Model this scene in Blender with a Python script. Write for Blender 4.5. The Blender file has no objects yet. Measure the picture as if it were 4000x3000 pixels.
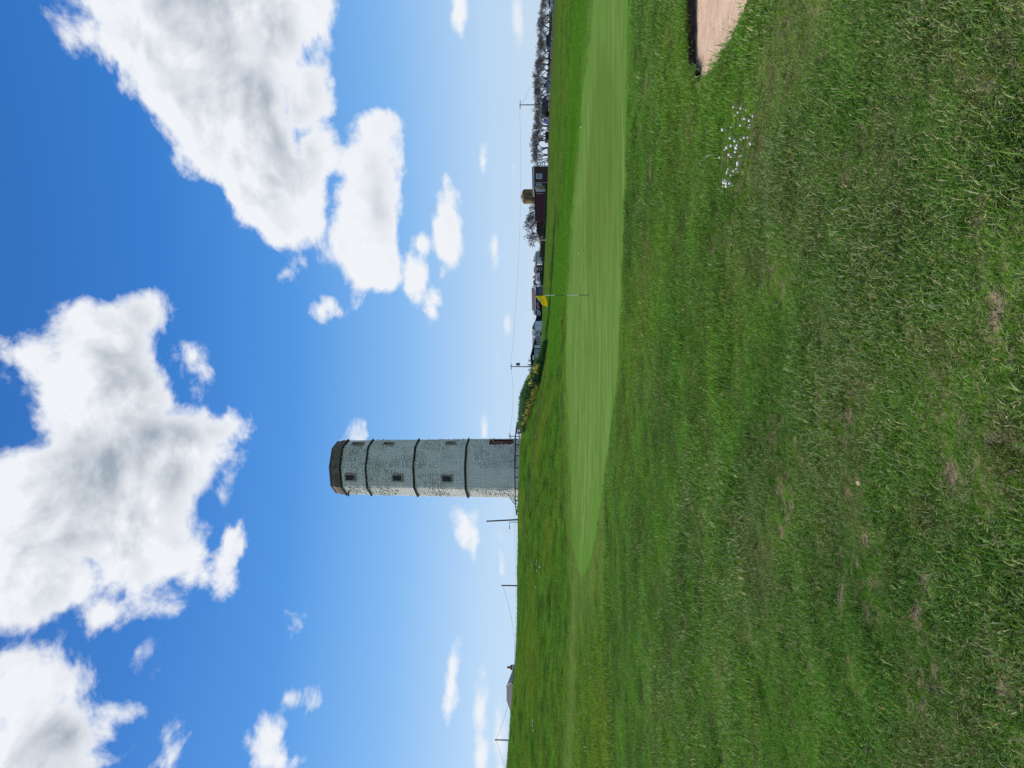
import bpy, math, random
import numpy as np
from mathutils import Matrix, Vector
random.seed(7)
rng = np.random.default_rng(7)
scene = bpy.context.scene
COL = scene.collection

# ------------------------------------------------------------------ camera
F = 2800.0                      # focal length in pixels of the 4000 x 3000 photograph (held upright: 3000 wide, 4000 high)
EYE = 1.6
PITCH = math.radians(2.862)
CP, SP = math.cos(PITCH), math.sin(PITCH)
cam = bpy.data.cameras.new('camera')
cam.sensor_fit = 'HORIZONTAL'; cam.sensor_width = 36.0; cam.lens = F / 4000 * 36.0
cam.clip_start = 0.05; cam.clip_end = 20000
cam_o = bpy.data.objects.new('camera', cam); COL.objects.link(cam_o)
fwd = Vector((0, CP, SP)); upv = Vector((0, -SP, CP)); rgt = Vector((1, 0, 0))
R3 = Matrix((-upv, rgt, -fwd)).transposed()          # the phone was held on its side: picture-right is the world's down
cam_o.matrix_world = Matrix.Translation((0, 0, EYE)) @ R3.to_4x4()
scene.camera = cam_o

# ------------------------------------------------------------------ light, exposure
SUN_AZ = math.radians(-58)      # from straight ahead, negative = left
SUN_EL = math.radians(42)
sdir = Vector((math.sin(SUN_AZ) * math.cos(SUN_EL), math.cos(SUN_AZ) * math.cos(SUN_EL), math.sin(SUN_EL)))
sun = bpy.data.lights.new('sun', 'SUN'); sun.energy = 4.0; sun.angle = math.radians(1.5); sun.color = (1.0, 0.95, 0.87)
sun_o = bpy.data.objects.new('sun', sun); COL.objects.link(sun_o)
sun_o.rotation_euler = sdir.to_track_quat('Z', 'Y').to_euler(); sun_o.location = (-30, 20, 60)
vs = scene.view_settings
vs.view_transform = 'Standard'; vs.look = 'None'; vs.gamma = 1.0; vs.exposure = 0.0; vs.use_curve_mapping = False

def ray(px, py):
    u = (3000 - py - 1500) / F; v = (2000 - px) / F
    return u, CP - v * SP, SP + v * CP
def W(px, py, D):
    a, b, c = ray(px, py); k = D / b
    return Vector((a * k, D, EYE + c * k))
def azel(px, py):
    a, b, c = ray(px, py); l = math.sqrt(a*a+b*b+c*c)
    return math.atan2(a, b), math.asin(c / l)

# ------------------------------------------------------------------ node helper
class NT:
    def __init__(s, tree): s.t = tree; s.x = 0
    def n(s, typ, ins=None, **kw):
        nd = s.t.nodes.new(typ); s.x += 30; nd.location = (s.x, 0)
        for k, v in kw.items(): setattr(nd, k, v)
        for k, v in (ins or {}).items():
            sock = nd.inputs[k]
            if isinstance(v, bpy.types.NodeSocket): s.t.links.new(v, sock)
            elif v is not None: sock.default_value = v
        return nd
    def m(s, op, a, b=None, c=None, clamp=False):
        return s.n('ShaderNodeMath', {0: a, 1: b, 2: c}, operation=op, use_clamp=clamp).outputs[0]
    def v(s, op, a, b=None, scale=None):
        nd = s.n('ShaderNodeVectorMath', {0: a}, operation=op)
        if b is not None:
            if isinstance(b, bpy.types.NodeSocket): s.t.links.new(b, nd.inputs[1])
            else: nd.inputs[1].default_value = b
        if scale is not None:
            if isinstance(scale, bpy.types.NodeSocket): s.t.links.new(scale, nd.inputs['Scale'])
            else: nd.inputs['Scale'].default_value = scale
        return nd
    def noise(s, vec, scale, detail=3, rough=0.55, dist=0.0):
        return s.n('ShaderNodeTexNoise', {'Vector': vec, 'Scale': scale, 'Detail': detail, 'Roughness': rough, 'Distortion': dist}).outputs['Fac']
    def mix(s, f, a, b, blend='MIX'):
        nd = s.n('ShaderNodeMix', data_type='RGBA', blend_type=blend)
        for i, val in ((0, f), (6, a), (7, b)):
            if isinstance(val, bpy.types.NodeSocket): s.t.links.new(val, nd.inputs[i])
            elif i == 0: nd.inputs[i].default_value = val
            else: nd.inputs[i].default_value = (*val[:3], 1)
        return nd.outputs[2]
    def smooth(s, x, lo, hi, a=0.0, b=1.0):
        return s.n('ShaderNodeMapRange', {0: x, 1: lo, 2: hi, 3: a, 4: b}, interpolation_type='SMOOTHSTEP').outputs[0]

# ------------------------------------------------------------------ sky
world = bpy.data.worlds.new('World'); scene.world = world; world.use_nodes = True
wt = world.node_tree; wt.nodes.clear(); w = NT(wt)
SKY_S = 0.1
sky = w.n('ShaderNodeTexSky', sky_type='NISHITA', sun_disc=False)
sky.sun_elevation = SUN_EL; sky.sun_rotation = SUN_AZ; sky.altitude = 60; sky.air_density = 1.0; sky.dust_density = 0.4; sky.ozone_density = 2.0
tc = w.n('ShaderNodeTexCoord').outputs['Generated']
dirn = w.v('NORMALIZE', tc).outputs[0]
sx = w.n('ShaderNodeSeparateXYZ', {0: dirn})
az = w.m('ARCTAN2', sx.outputs[0], sx.outputs[1]); el = w.m('ARCSINE', sx.outputs[2])
ae = w.n('ShaderNodeCombineXYZ', {0: az, 1: el, 2: 0.0}).outputs[0]
zz = w.m('ADD', w.m('MAXIMUM', sx.outputs[2], 0.0), 0.16)
q = w.v('MULTIPLY', dirn, (7.0, 7.0, 9.5)).outputs[0]
sun_t = Vector((sdir.x*7, sdir.y*7, sdir.z*9.5)).normalized()
q_s = w.v('ADD', q, tuple(sun_t*.16)).outputs[0]
# clouds: centre (px, py), half sizes along px and py, thickness
BL = [
 (560,-120,230,190,1), (830,30,420,150,1), (1060,110,170,190,1), (1200,400,150,180,1), (1230,560,130,130,.9),
 (680,-60,430,230,1), (740,150,400,220,1), (900,360,330,230,1), (980,540,290,190,1), (1060,720,200,180,.9), (1110,860,150,110,.5), (1180,430,150,160,.8),
 (1450,640,95,160,1), (1440,840,95,170,1), (1420,1000,110,140,1), (1500,1060,70,90,.9), (1470,500,75,80,.8), (1130,640,170,140,.8), (1480,760,90,230,.9),
 (1615,1110,48,120,.95), (1690,1220,42,100,.95), (1745,860,34,105,1), (1735,720,20,70,.7), (1720,930,30,60,1), (1885,640,22,75,.9), (1795,50,26,100,.9), (2022,75,11,55,.8),
 (420,1330,210,150,.8), (580,1230,130,110,.6), (760,1400,90,130,.6), (420,1560,300,220,1), (600,1780,320,240,1), (900,1670,130,70,.9), (300,1950,430,270,1),
 (560,2060,250,280,1), (180,2240,240,170,1), (420,2400,170,110,.55), (520,2560,40,60,.4), (60,2120,250,300,1), (140,1420,110,90,.6),
 (60,2680,330,160,.9), (260,2860,260,190,.85), (100,3020,420,190,1), (420,3010,180,90,.8),
 (1035,2900,95,180,1), (1130,2745,60,75,.9), (1125,2560,20,60,.45), (870,1920,40,80,.6), (885,2110,42,80,.7), (1110,1070,42,40,.3), (1245,1215,26,34,.2), (1640,960,40,40,.4), (1260,560,60,60,.4),
 (1763,2655,16,72,.8), (1878,2800,24,110,.8), (1885,2960,34,110,.9), (1950,2880,17,90,.7), (1960,2990,20,100,.7), (1958,2215,11,55,.75), (1855,2165,12,60,.6), (1825,2085,12,32,.45),
 (1985,1275,13,42,.7), (1945,1390,9,50,.6), (1375,1700,13,17,.5), (1888,1690,12,36,.6), (2005,660,10,30,.4), (1935,960,14,50,.25), (1720,1075,16,22,.35),
]
def field(vec, soft=0.012):
    acc = None
    for (px, py, a, b, th) in BL:
        ca, ce = azel(px, py)
        _, e1 = azel(px - a, py); _, e2 = azel(px + a, py)
        a1, _ = azel(px, py - b); a2, _ = azel(px, py + b)
        ha, he = abs(a1 - a2) / 2, abs(e1 - e2) / 2
        mp = w.n('ShaderNodeVectorMath', {0: vec, 1: (1/ha, 1/he, 0), 2: (-ca/ha, -ce/he, 0)}, operation='MULTIPLY_ADD')
        ln = w.v('LENGTH', mp.outputs[0]).outputs['Value']
        mn = min(ha, he)
        f = w.m('MULTIPLY_ADD', ln, -mn, mn * (1 - 0.0) - (1 - th) * mn * 0.55)
        acc = f if acc is None else w.m('SMOOTH_MAX', acc, f, soft)
    return acc
warpn = w.n('ShaderNodeTexNoise', {'Vector': q, 'Scale': .8, 'Detail': 2.0}).outputs['Color']
wamp = w.smooth(el, 0.02, 0.5, 0.012, 0.055)
ae_w = w.v('ADD', ae, w.v('SCALE', w.v('SUBTRACT', warpn, (.5, .5, .5)).outputs[0], scale=wamp).outputs[0]).outputs[0]
fld = field(ae_w)
n1 = w.noise(q, 1.15, 9, 0.58, 0.25)
n1s = w.noise(q_s, 1.15, 5, 0.55, 0.25)
n2 = w.noise(q, .35, 4, 0.5)
namp = w.smooth(el, 0.0, 0.42, 0.04, 0.17)
nz = w.m('SUBTRACT', n1, 0.5)
f_in = w.m('MULTIPLY_ADD', nz, namp, fld)
f_out = w.m('MULTIPLY', w.m('SUBTRACT', w.m('ADD', n2, w.m('MULTIPLY', nz, 0.5)), 0.54), 0.5)
outm = w.m('MAXIMUM', w.smooth(w.m('ABSOLUTE', az), 0.60, 0.78), w.smooth(el, 0.74, 0.95))
mixf = w.n('ShaderNodeMix', {0: outm, 2: f_in, 3: f_out}, data_type='FLOAT').outputs[0]
mixf = w.m('ADD', mixf, w.smooth(el, 0.05, 0.5, 0.0, 0.006))
edge = w.smooth(el, 0.02, 0.5, 0.005, 0.020)
alpha = w.n('ShaderNodeMapRange', {0: mixf, 1: -0.004, 2: edge, 3: 0.0, 4: 1.0}, interpolation_type='SMOOTHSTEP').outputs[0]
alpha = w.m('POWER', alpha, 0.85)
alpha = w.m('MULTIPLY', alpha, w.smooth(el, 0.0, 0.10, 0.55, 1.0))
# a cloud's own thickness, sampled a little towards the sun: thick cloud sends less light through
sh_v = w.v('ADD', ae_w, (-0.05, 0.03, 0)).outputs[0]
fld2 = field(sh_v, 0.06)
fl2 = w.n('ShaderNodeMix', {0: outm, 2: fld2, 3: f_out}, data_type='FLOAT').outputs[0]
broad = w.smooth(fl2, 0.0, w.smooth(el, 0.08, 0.42, 0.035, 0.085))
billow = w.m('MULTIPLY', w.m('SUBTRACT', n1s, n1), w.smooth(el, 0.02, 0.4, 1.2, 3.4))
shade = w.m('ADD', w.m('MULTIPLY_ADD', broad, .78, .04), billow, clamp=True)
shade = w.m('MULTIPLY', shade, w.smooth(mixf, 0.0, .05))
ccol = w.mix(shade, (0.88, 0.905, 0.95), (0.35, 0.41, 0.49))
ramp = w.n('ShaderNodeValToRGB', {0: w.m('DIVIDE', w.m('MAXIMUM', el, 0.0), 1.5708)})
STOPS = [(0, (.58,.74,.94)), (.055, (.48,.68,.95)), (.13, (.225,.50,.915)), (.22, (.075,.310,.80)), (.32, (.034,.210,.665)), (.42, (.026,.165,.55)), (1, (.014,.09,.36))]
while len(ramp.color_ramp.elements) < len(STOPS): ramp.color_ramp.elements.new(0.5)
for e_, (p_, c_) in zip(ramp.color_ramp.elements, STOPS): e_.position = p_; e_.color = (*c_, 1)
hazec = w.v('SCALE', ramp.outputs[0], scale=1.0 / SKY_S).outputs[0]
skyc = w.mix(0.85, w.n('ShaderNodeHueSaturation', {'Saturation': 1.15, 'Color': sky.outputs[0]}).outputs[0], hazec)
cl_s = w.v('SCALE', ccol, scale=1.0 / SKY_S).outputs[0]
fin = w.mix(alpha, skyc, cl_s)
bg = w.n('ShaderNodeBackground', {'Color': fin, 'Strength': SKY_S})
wo = w.n('ShaderNodeOutputWorld', {'Surface': bg.outputs[0]})
world.cycles.sampling_method = 'MANUAL'; world.cycles.sample_map_resolution = 512

# ------------------------------------------------------------------ mesh helpers
def mesh_np(name, V, faces, smooth=False):
    """faces: list of int arrays (n,3) or (n,4)"""
    me = bpy.data.meshes.new(name)
    V = np.asarray(V, np.float32)
    me.vertices.add(len(V)); me.vertices.foreach_set('co', V.ravel())
    loops = np.concatenate([f.ravel() for f in faces]).astype(np.int32)
    tot = np.concatenate([np.full(len(f), f.shape[1], np.int32) for f in faces])
    st = np.concatenate([[0], np.cumsum(tot)[:-1]]).astype(np.int32)
    me.loops.add(len(loops)); me.loops.foreach_set('vertex_index', loops)
    me.polygons.add(len(tot)); me.polygons.foreach_set('loop_start', st); me.polygons.foreach_set('loop_total', tot)
    if smooth: me.polygons.foreach_set('use_smooth', np.ones(len(tot), bool))
    me.update(calc_edges=True); me.validate()
    return me

def link(name, me, mat=None, parent=None, loc=None):
    o = bpy.data.objects.new(name, me); COL.objects.link(o)
    if mat is not None and not me.materials: me.materials.append(mat)
    if parent is not None: o.parent = parent
    if loc is not None: o.location = loc
    return o
def tag(o, label=None, cat=None, group=None, kind=None):
    if label: o['label'] = label
    if cat: o['category'] = cat
    if group: o['group'] = group
    if kind: o['kind'] = kind
    return o
def thing(name, label, cat, loc, group=None):
    o = bpy.data.objects.new(name, None); COL.objects.link(o); o.location = loc; o.empty_display_size = .2
    return tag(o, label, cat, group)
def copy_tree(o, parent=None):
    c = o.copy(); COL.objects.link(c)
    if parent is not None: c.parent = parent
    for ch in list(o.children): copy_tree(ch, c)
    return c

class MB:
    """collects shapes (world coordinates) and links them as one mesh object"""
    def __init__(s): s.V = []; s.F = []
    def add(s, vs, fs):
        b = len(s.V); s.V += [tuple(v) for v in vs]; s.F += [tuple(i + b for i in f) for f in fs]; return s
    def box(s, x0, x1, y0, y1, z0, z1):
        return s.add([(x0,y0,z0),(x1,y0,z0),(x1,y1,z0),(x0,y1,z0),(x0,y0,z1),(x1,y0,z1),(x1,y1,z1),(x0,y1,z1)],
                     [(0,3,2,1),(4,5,6,7),(0,1,5,4),(1,2,6,5),(2,3,7,6),(3,0,4,7)])
    def prism(s, pts, y0, y1):      # outline in x,z pushed from y0 back to y1
        n = len(pts)
        vs = [(x, y0, z) for x, z in pts] + [(x, y1, z) for x, z in pts]
        fs = [tuple(range(n)), tuple(range(2*n-1, n-1, -1))] + [(i, i+n, (i+1) % n + n, (i+1) % n) for i in range(n)]
        return s.add(vs, fs)
    def tube(s, p, q, r0, r1=None, n=8, cap=True):
        r1 = r0 if r1 is None else r1
        p, q = Vector(p), Vector(q); d = (q - p).normalized()
        a = d.orthogonal().normalized(); b = d.cross(a)
        vs = [p + (a*math.cos(t) + b*math.sin(t))*r0 for t in [2*math.pi*i/n for i in range(n)]] + \
             [q + (a*math.cos(t) + b*math.sin(t))*r1 for t in [2*math.pi*i/n for i in range(n)]]
        fs = [(i, (i+1) % n, (i+1) % n + n, i+n) for i in range(n)]
        if cap: fs += [tuple(range(n-1, -1, -1)), tuple(range(n, 2*n))]
        return s.add(vs, fs)
    def path(s, pts, r, n=6):
        for a, b in zip(pts[:-1], pts[1:]): s.tube(a, b, r, r, n)
        return s
    def lathe(s, c, prof, n=24, a0=0.0):
        vs = []; m = len(prof)
        for r, z in prof: vs += [(c[0] + r*math.cos(a0+2*math.pi*i/n), c[1] + r*math.sin(a0+2*math.pi*i/n), c[2] + z) for i in range(n)]
        fs = [(j*n+i, j*n+(i+1) % n, (j+1)*n+(i+1) % n, (j+1)*n+i) for j in range(m-1) for i in range(n)]
        fs += [tuple(range(n-1, -1, -1)), tuple(range((m-1)*n, m*n))]
        return s.add(vs, fs)
    def build(s, name, mat, parent=None, base=None, smooth=False):
        if base is None and parent is not None:
            b = Vector((0,0,0)); p = parent
            while p is not None: b = b + Vector(p.location); p = p.parent
            base = b
        base = Vector((0,0,0)) if base is None else Vector(base)
        me = bpy.data.meshes.new(name)
        me.from_pydata([tuple(Vector(v) - base) for v in s.V], [], s.F); me.update()
        if smooth: me.polygons.foreach_set('use_smooth', np.ones(len(me.polygons), bool))
        me.materials.append(mat)
        o = bpy.data.objects.new(name, me); COL.objects.link(o)
        if parent is not None: o.parent = parent
        else: o.location = base
        return o

# ------------------------------------------------------------------ materials
def pmat(name, color, rough=0.7, var=0.25, scale=3.0, bump=0.0, bscale=20.0, metal=0.0, spec=0.3, stretch=(1,1,1), var2=None):
    m = bpy.data.materials.new(name); m.use_nodes = True
    t = NT(m.node_tree); bs = m.node_tree.nodes['Principled BSDF']
    bs.inputs['Roughness'].default_value = rough; bs.inputs['Metallic'].default_value = metal
    bs.inputs['Specular IOR Level'].default_value = spec
    pos = t.n('ShaderNodeTexCoord').outputs['Object']
    pos = t.v('MULTIPLY', pos, stretch).outputs[0]
    n = t.noise(pos, scale, 5, 0.6)
    f = t.smooth(n, 0.3, 0.7)
    dark = tuple(c * (1 - var) for c in color); lite = var2 if var2 else tuple(min(1, c * (1 + var * .6)) for c in color)
    m.node_tree.links.new(t.mix(f, dark, lite), bs.inputs['Base Color'])
    if bump:
        bn = t.noise(pos, bscale, 4, 0.6)
        bp = t.n('ShaderNodeBump', {'Height': bn, 'Strength': bump, 'Distance': 0.05})
        m.node_tree.links.new(bp.outputs[0], bs.inputs['Normal'])
    return m

# ------------------------------------------------------------------ noise in numpy
def _hash(ix, iy, seed):
    h = (ix.astype(np.int64) * 374761393 + iy.astype(np.int64) * 668265263 + seed * 974634541) & 0xffffffff
    h = ((h ^ (h >> 13)) * 1274126177) & 0xffffffff
    return ((h ^ (h >> 16)) & 0xffff) / 65535.0
def vnoise(x, y, seed=0):
    ix = np.floor(x); iy = np.floor(y); fx = x - ix; fy = y - iy
    fx = fx*fx*(3-2*fx); fy = fy*fy*(3-2*fy)
    a = _hash(ix, iy, seed); b = _hash(ix+1, iy, seed); c = _hash(ix, iy+1, seed); d = _hash(ix+1, iy+1, seed)
    return (a*(1-fx)+b*fx)*(1-fy) + (c*(1-fx)+d*fx)*fy - 0.5
def fbm(x, y, seed=0, oct=4):
    s = 0; a = 1.0; 
    for i in range(oct):
        s = s + a * vnoise(x, y, seed + i*17); x = x*2.03 + 11.3; y = y*2.03 - 4.7; a *= 0.5
    return s

# ------------------------------------------------------------------ terrain height
Xc = [-1800, -600, 0, 500, 1000, 1250, 1350, 1450, 1650, 1843, 2200, 2600, 3000, 3600, 5000]
TAB = [
 (0.5, [0]*15), (19, [0]*15),
 (30, [.5,.65,.65,.35,.12,.10,.07,.05,.03,.03,0,0,0,0,0]),
 (45, [1.6,2.1,2.1,1.55,1.2,.95,.8,.7,.55,.5,.3,.05,0,0,0]),
 (58, [3.4,4.2,4.2,3.35,3.0,2.55,2.0,1.45,.95,.78,.5,.15,0,0,0]),
 (70, [4.8,5.8,5.78,4.62,4.45,4.4,3.5,2.35,1.4,1.05,.7,.3,0,0,0]),
 (85, [5.4,6.0,6.05,4.95,4.95,4.95,4.8,3.2,1.85,1.38,.9,.42,.02,0,0]),
 (100,[5.4,5.9,5.8,4.75,4.9,5.0,4.9,3.5,2.25,1.65,1.12,.58,.02,0,0]),
 (130,[5,5.2,5.1,4.3,4.6,4.8,4.6,3.7,2.75,2.3,1.45,.82,.02,0,0]),
 (170,[4.4,4.5,4.4,3.9,4.2,4.4,4.2,3.7,3.15,2.85,1.85,1.18,.03,0,0]),
 (230,[3.5,3.5,3.4,3.2,3.3,3.6,3.5,3.3,3.1,2.8,1.7,1.0,-.1,-.3,-.3]),
 (420,[-.5]*15), (6000,[-6]*15)]
ug = np.array([(x - 1500) / F for x in Xc])
UG = np.linspace(-1.2, 1.3, 301); LG = np.linspace(math.log(0.5), math.log(6000), 420)
rows = np.array([np.interp(UG, ug, r) for _, r in TAB]); ld = np.log([d for d, _ in TAB])
GT = np.array([np.interp(LG, ld, rows[:, j]) for j in range(len(UG))]).T     # (420,301)
def _g(arr, axis, s):
    k = np.arange(-3*s, 3*s+1); kw = np.exp(-k*k/(2.0*s*s)); kw /= kw.sum()
    pad = [(0,0),(0,0)]; pad[axis] = (3*s, 3*s); A = np.pad(arr, pad, mode='edge')
    return np.apply_along_axis(lambda c: np.convolve(c, kw, 'valid'), axis, A)
GT = _g(_g(GT, 0, 3), 1, 3)
def macro(x, y):
    x = np.asarray(x, float); y = np.asarray(y, float)
    D = np.maximum(y, 0.5); u = np.clip(x / D, -1.19, 1.29)
    i = np.clip((np.log(np.clip(D, .5, 5999)) - LG[0]) / (LG[1]-LG[0]), 0, len(LG)-1.001); j = np.clip((u - UG[0]) / (UG[1]-UG[0]), 0, len(UG)-1.001)
    i0 = i.astype(int); j0 = j.astype(int); fi = i-i0; fj = j-j0
    return (GT[i0,j0]*(1-fi)+GT[i0+1,j0]*fi)*(1-fj) + (GT[i0,j0+1]*(1-fi)+GT[i0+1,j0+1]*fi)*fj
def G(px, py):
    """where the line of sight of a photograph pixel first meets the terrain"""
    a, b, c = ray(px, py)
    D = np.exp(np.linspace(math.log(1.5), math.log(400), 6000)); k = D / b
    z = EYE + c*k; h = macro(a*k, D)
    hit = np.nonzero(z <= h)[0]
    i = hit[0] if len(hit) else len(D)-1
    return Vector((a*k[i], D[i], float(h[i])))
def inside(poly, x, y):
    res = np.zeros(x.shape, bool); n = len(poly)
    for i in range(n):
        x0, y0 = poly[i]; x1, y1 = poly[(i+1) % n]
        if y0 == y1: continue
        c = ((y0 > y) != (y1 > y)) & (x < (x1-x0)*(y-y0)/(y1-y0) + x0)
        res ^= c
    return res
def dist_line(pts, x, y):
    d = np.full(x.shape, 1e9)
    for (x0,y0),(x1,y1) in zip(pts[:-1], pts[1:]):
        L = (x1-x0)**2+(y1-y0)**2 + 1e-12
        t = np.clip(((x-x0)*(x1-x0)+(y-y0)*(y1-y0))/L, 0, 1)
        d = np.minimum(d, np.hypot(x-x0-t*(x1-x0), y-y0-t*(y1-y0)))
    return d
def plan(pts): return [tuple(G(a, b)[:2]) for a, b in pts]
def dense(pts, k=6):
    out = []
    for (a,b),(c,d) in zip(pts[:-1], pts[1:]):
        out += [(a+(c-a)*i/k, b+(d-b)*i/k) for i in range(k)]
    return out + [pts[-1]]
back_line = [(2335,-330),(2318,0),(2300,180),(2286,340),(2270,497),(2245,800),(2226,1100),(2213,1300),(2213,1500),(2226,1700),(2234,1950),(2242,2134),(2256,2215),(2270,2262)]
front_line = [(2270,2262),(2296,2230),(2315,2170),(2345,2000),(2369,1808),(2395,1620),(2414,1447),(2428,1200),(2435,1000),(2446,700),(2450,542),(2454,250),(2456,0),(2458,-330)]
P_green = plan(dense(back_line) + dense(front_line)[1:])
P_inner = plan(dense([(2285,800),(2302,560),(2322,330),(2340,230),(2360,195),(2385,200),(2402,270),(2410,420),(2418,700),(2412,1000),(2395,1300),(2370,1500),(2300,1400),(2290,1100),(2285,800)]))
lip_line = [(2322,0),(2302,180),(2287,340),(2271,497),(2245,800),(2226,1000),(2210,1120),(2198,1250),(2192,1400),(2194,1550),(2203,1700),(2212,1850),(2222,2050)]
P_bright = plan(dense([(2245,-300),(2245,0),(2232,150),(2221,300),(2217,500),(2208,700),(2185,900),(2158,1141),(2143,1300),(2146,1420),(2170,1500)]) + dense(lip_line[:9][::-1] + [(2340,-300)]))
L_stripe = plan(dense([(2192,0),(2188,300),(2180,600),(2166,900),(2151,1141),(2140,1280)]))
L_stripe2 = plan(dense([(2215,0),(2206,300),(2200,520),(2190,720)]))
L_path = plan(dense([(2125,1500),(2108,1600),(2096,1680),(2082,1800),(2070,1880),(2060,1960),(2050,2050),(2043,2120)]))
P_left = plan(dense([(2242,2190),(2228,2500),(2214,2800),(2206,3060)]) + dense([(2226,3060),(2246,2800),(2260,2500),(2270,2262)]))
# bunker outline on the ground
bk_far = [(2688,-60),(2687,60),(2687,180),(2690,255),(2702,300),(2724,319)]
bk_near = [(2740,317),(2762,300),(2792,263),(2829,201),(2870,128),(2900,60),(2921,0),(2945,-60)]
P_bunk = plan(bk_far[::-1]); 
xr = P_bunk[-1]
P_bunk = plan(dense(bk_far,4))[::1][::-1]
P_bunk_full = [*plan(dense(bk_near, 4))[::-1]]
P_bunk_full = [(4.7,5.35),(5.6,5.5),(6.1,6.1),(6.1,7.0),(5.7,7.75),(5.3,8.1)] + plan(dense(bk_far, 4)) + plan(dense(bk_near, 4))
L_bfar = [(6.1,6.6),(6.1,7.0),(5.7,7.75),(5.3,8.1)] + plan(dense(bk_far, 4))
L_bnear = plan(dense(bk_near, 4)) + [(4.7,5.35),(5.6,5.5)]

def relief(x, y, green):
    r = np.hypot(x, y)
    rough = 1 - green
    n = (0.055*fbm(x*2.2, y*2.2, 3, 2) + .022*fbm(x*6, y*6, 5, 2)) * np.clip((40-r)/20, 0, 1)
    n = n + 0.035*fbm(x*0.9, y*0.9, 9, 2) + 0.07*1.6*fbm(x*1.3, y*1.3, 14, 2)*np.clip((r-18)/20, 0, 1)*np.clip((95-r)/20, 0, 1) + 0.10*fbm(x*.22, y*.22, 21, 2)*np.clip(r/25, 0.2, 1)
    return n * (0.12 + 0.88*rough)

# ------------------------------------------------------------------ ground sheet
NR = 980
rr = np.exp(np.linspace(math.log(0.35), math.log(5000), NR))
deg = np.concatenate([np.arange(-34, 34.01, 0.11), np.arange(36, 324, 3.0)])
th = np.radians(deg); NA = len(th)
RR, TH = np.meshgrid(rr, th, indexing='ij')
gx = RR*np.sin(TH); gy = RR*np.cos(TH)
front = gy > 1
green_m = inside(P_green, gx, gy) & front
d_edge = dist_line(P_green, gx, gy)
gsoft = np.where(green_m, np.clip(0.5 + d_edge/0.3, 0, 1), 0.0)
gz = macro(gx, gy) + relief(gx, gy, gsoft)
bunk = inside(P_bunk_full, gx, gy) & front
bd_far = dist_line(L_bfar, gx, gy); bd_near = dist_line(L_bnear, gx, gy)
def bunker_drop(fars, nears): return 0.070*np.clip(nears/1.0, 0, 1)**0.8*np.clip(fars/0.07, 0, 1)
gz = np.where(bunk, macro(gx, gy) - bunker_drop(bd_far, bd_near), gz)
lipz = np.where((~bunk) & front, 0.03*np.exp(-(bd_far/0.25)**2), 0); gz = gz + lipz
# step at the back edge of the green: longer turf stands above the mown surface
L_lip = plan(dense(lip_line))
z_b = (inside(P_bright, gx, gy) & front).astype(float)
z_s = np.clip(np.exp(-(dist_line(L_stripe, gx, gy)/2.2)**2) + .8*np.exp(-(dist_line(L_stripe2, gx, gy)/2.0)**2), 0, 1)*front
z_p = np.exp(-(dist_line(L_path, gx, gy)/0.5)**2)*front
L_ap = plan(dense([(2262,2150),(2252,2280),(2240,2500),(2228,2800),(2218,3060)]))
ap_d = dist_line(L_ap, gx, gy)
z_l = np.exp(-(ap_d/(1.6 + .035*np.abs(gx)))**2)*front
coll = np.where(green_m, 0, np.exp(-(d_edge/np.where(gy > 20, 2.4, .5))**2))*front
z_l = np.maximum(z_l, coll*np.where(gy > 20, .85, .45))
z_i = np.clip(.5 + np.where(inside(P_inner, gx, gy), 1, -1)*dist_line(P_inner + P_inner[:1], gx, gy)/.9, 0, 1)*front
lip_d = np.exp(-(dist_line(L_lip, gx, gy)/0.35)**2)*front
gz = gz + np.where(green_m, 0, 0.05*lip_d)
V = np.stack([gx, gy, gz], -1).reshape(-1, 3)
idx = np.arange(NR*NA).reshape(NR, NA)
a = idx[:-1]; b = idx[1:]
quads = np.stack([a, np.roll(a, -1, 1), np.roll(b, -1, 1), b], -1)
quads = quads.reshape(-1, 4)[:, ::-1]
fc_green = (green_m[:-1] & np.roll(green_m, -1, 1)[:-1]).reshape(-1)
fc_bunk = (bunk[:-1] & bunk[1:]).reshape(-1)
BARE = []
for px_, py2_, r__ in [(3405,2111,.07),(3268,2335,.10),(3615,2263,.06),(3590,2400,.07),(3394,2415,.07),(3861,2495,.09),(3919,2704,.09),(3695,1865,.07),(3376,2936,.07),(3977,2227,.07),(3539,1251,.09),(3825,810,.08),(3622,875,.06),(3883,1170,.055),(3870,1260,.045),(3347,1388,.08),(3311,1460,.08),(3195,1590,.10),(2820,2790,.20),(2860,2680,.16),(3140,2600,.10),(2680,2420,.2),(2545,640,.3),(2525,330,.35),(3760,330,.05),(3050,2080,.09)]:
    q_ = G(px_, py2_); BARE.append((q_.x, q_.y, r__))
def bare_f(x, y):
    b_ = np.zeros(x.shape)
    for cx_, cy_, r__ in BARE:
        d_ = np.hypot((x-cx_)/1.45, (y-cy_)/.85)/(r__*.72); near_ = d_ < 2.5
        if near_.any(): b_[near_] = np.maximum(b_[near_], np.clip(1.5 - d_[near_]*(1+.9*vnoise(x[near_]*14, y[near_]*14, 2)), 0, 1))
    return b_
z_bare = bare_f(gx, gy)
z_w = np.clip(.62 - RR/16 + 1.5*fbm(gx*.75, gy*.75, 91, 3), 0, 1)*(RR < 60)
attrs = {'bare': z_bare, 'straw': z_w, 'zone_bright': z_b, 'zone_stripe': z_s, 'zone_path': z_p, 'zone_left': z_l, 'zone_inner': z_i, 'zone_edge': np.clip(d_edge/np.where(gy > 22, 7.0, 2.5), 0, 1), 'bunker_far': np.clip(bd_far, 0, 5)}
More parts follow.
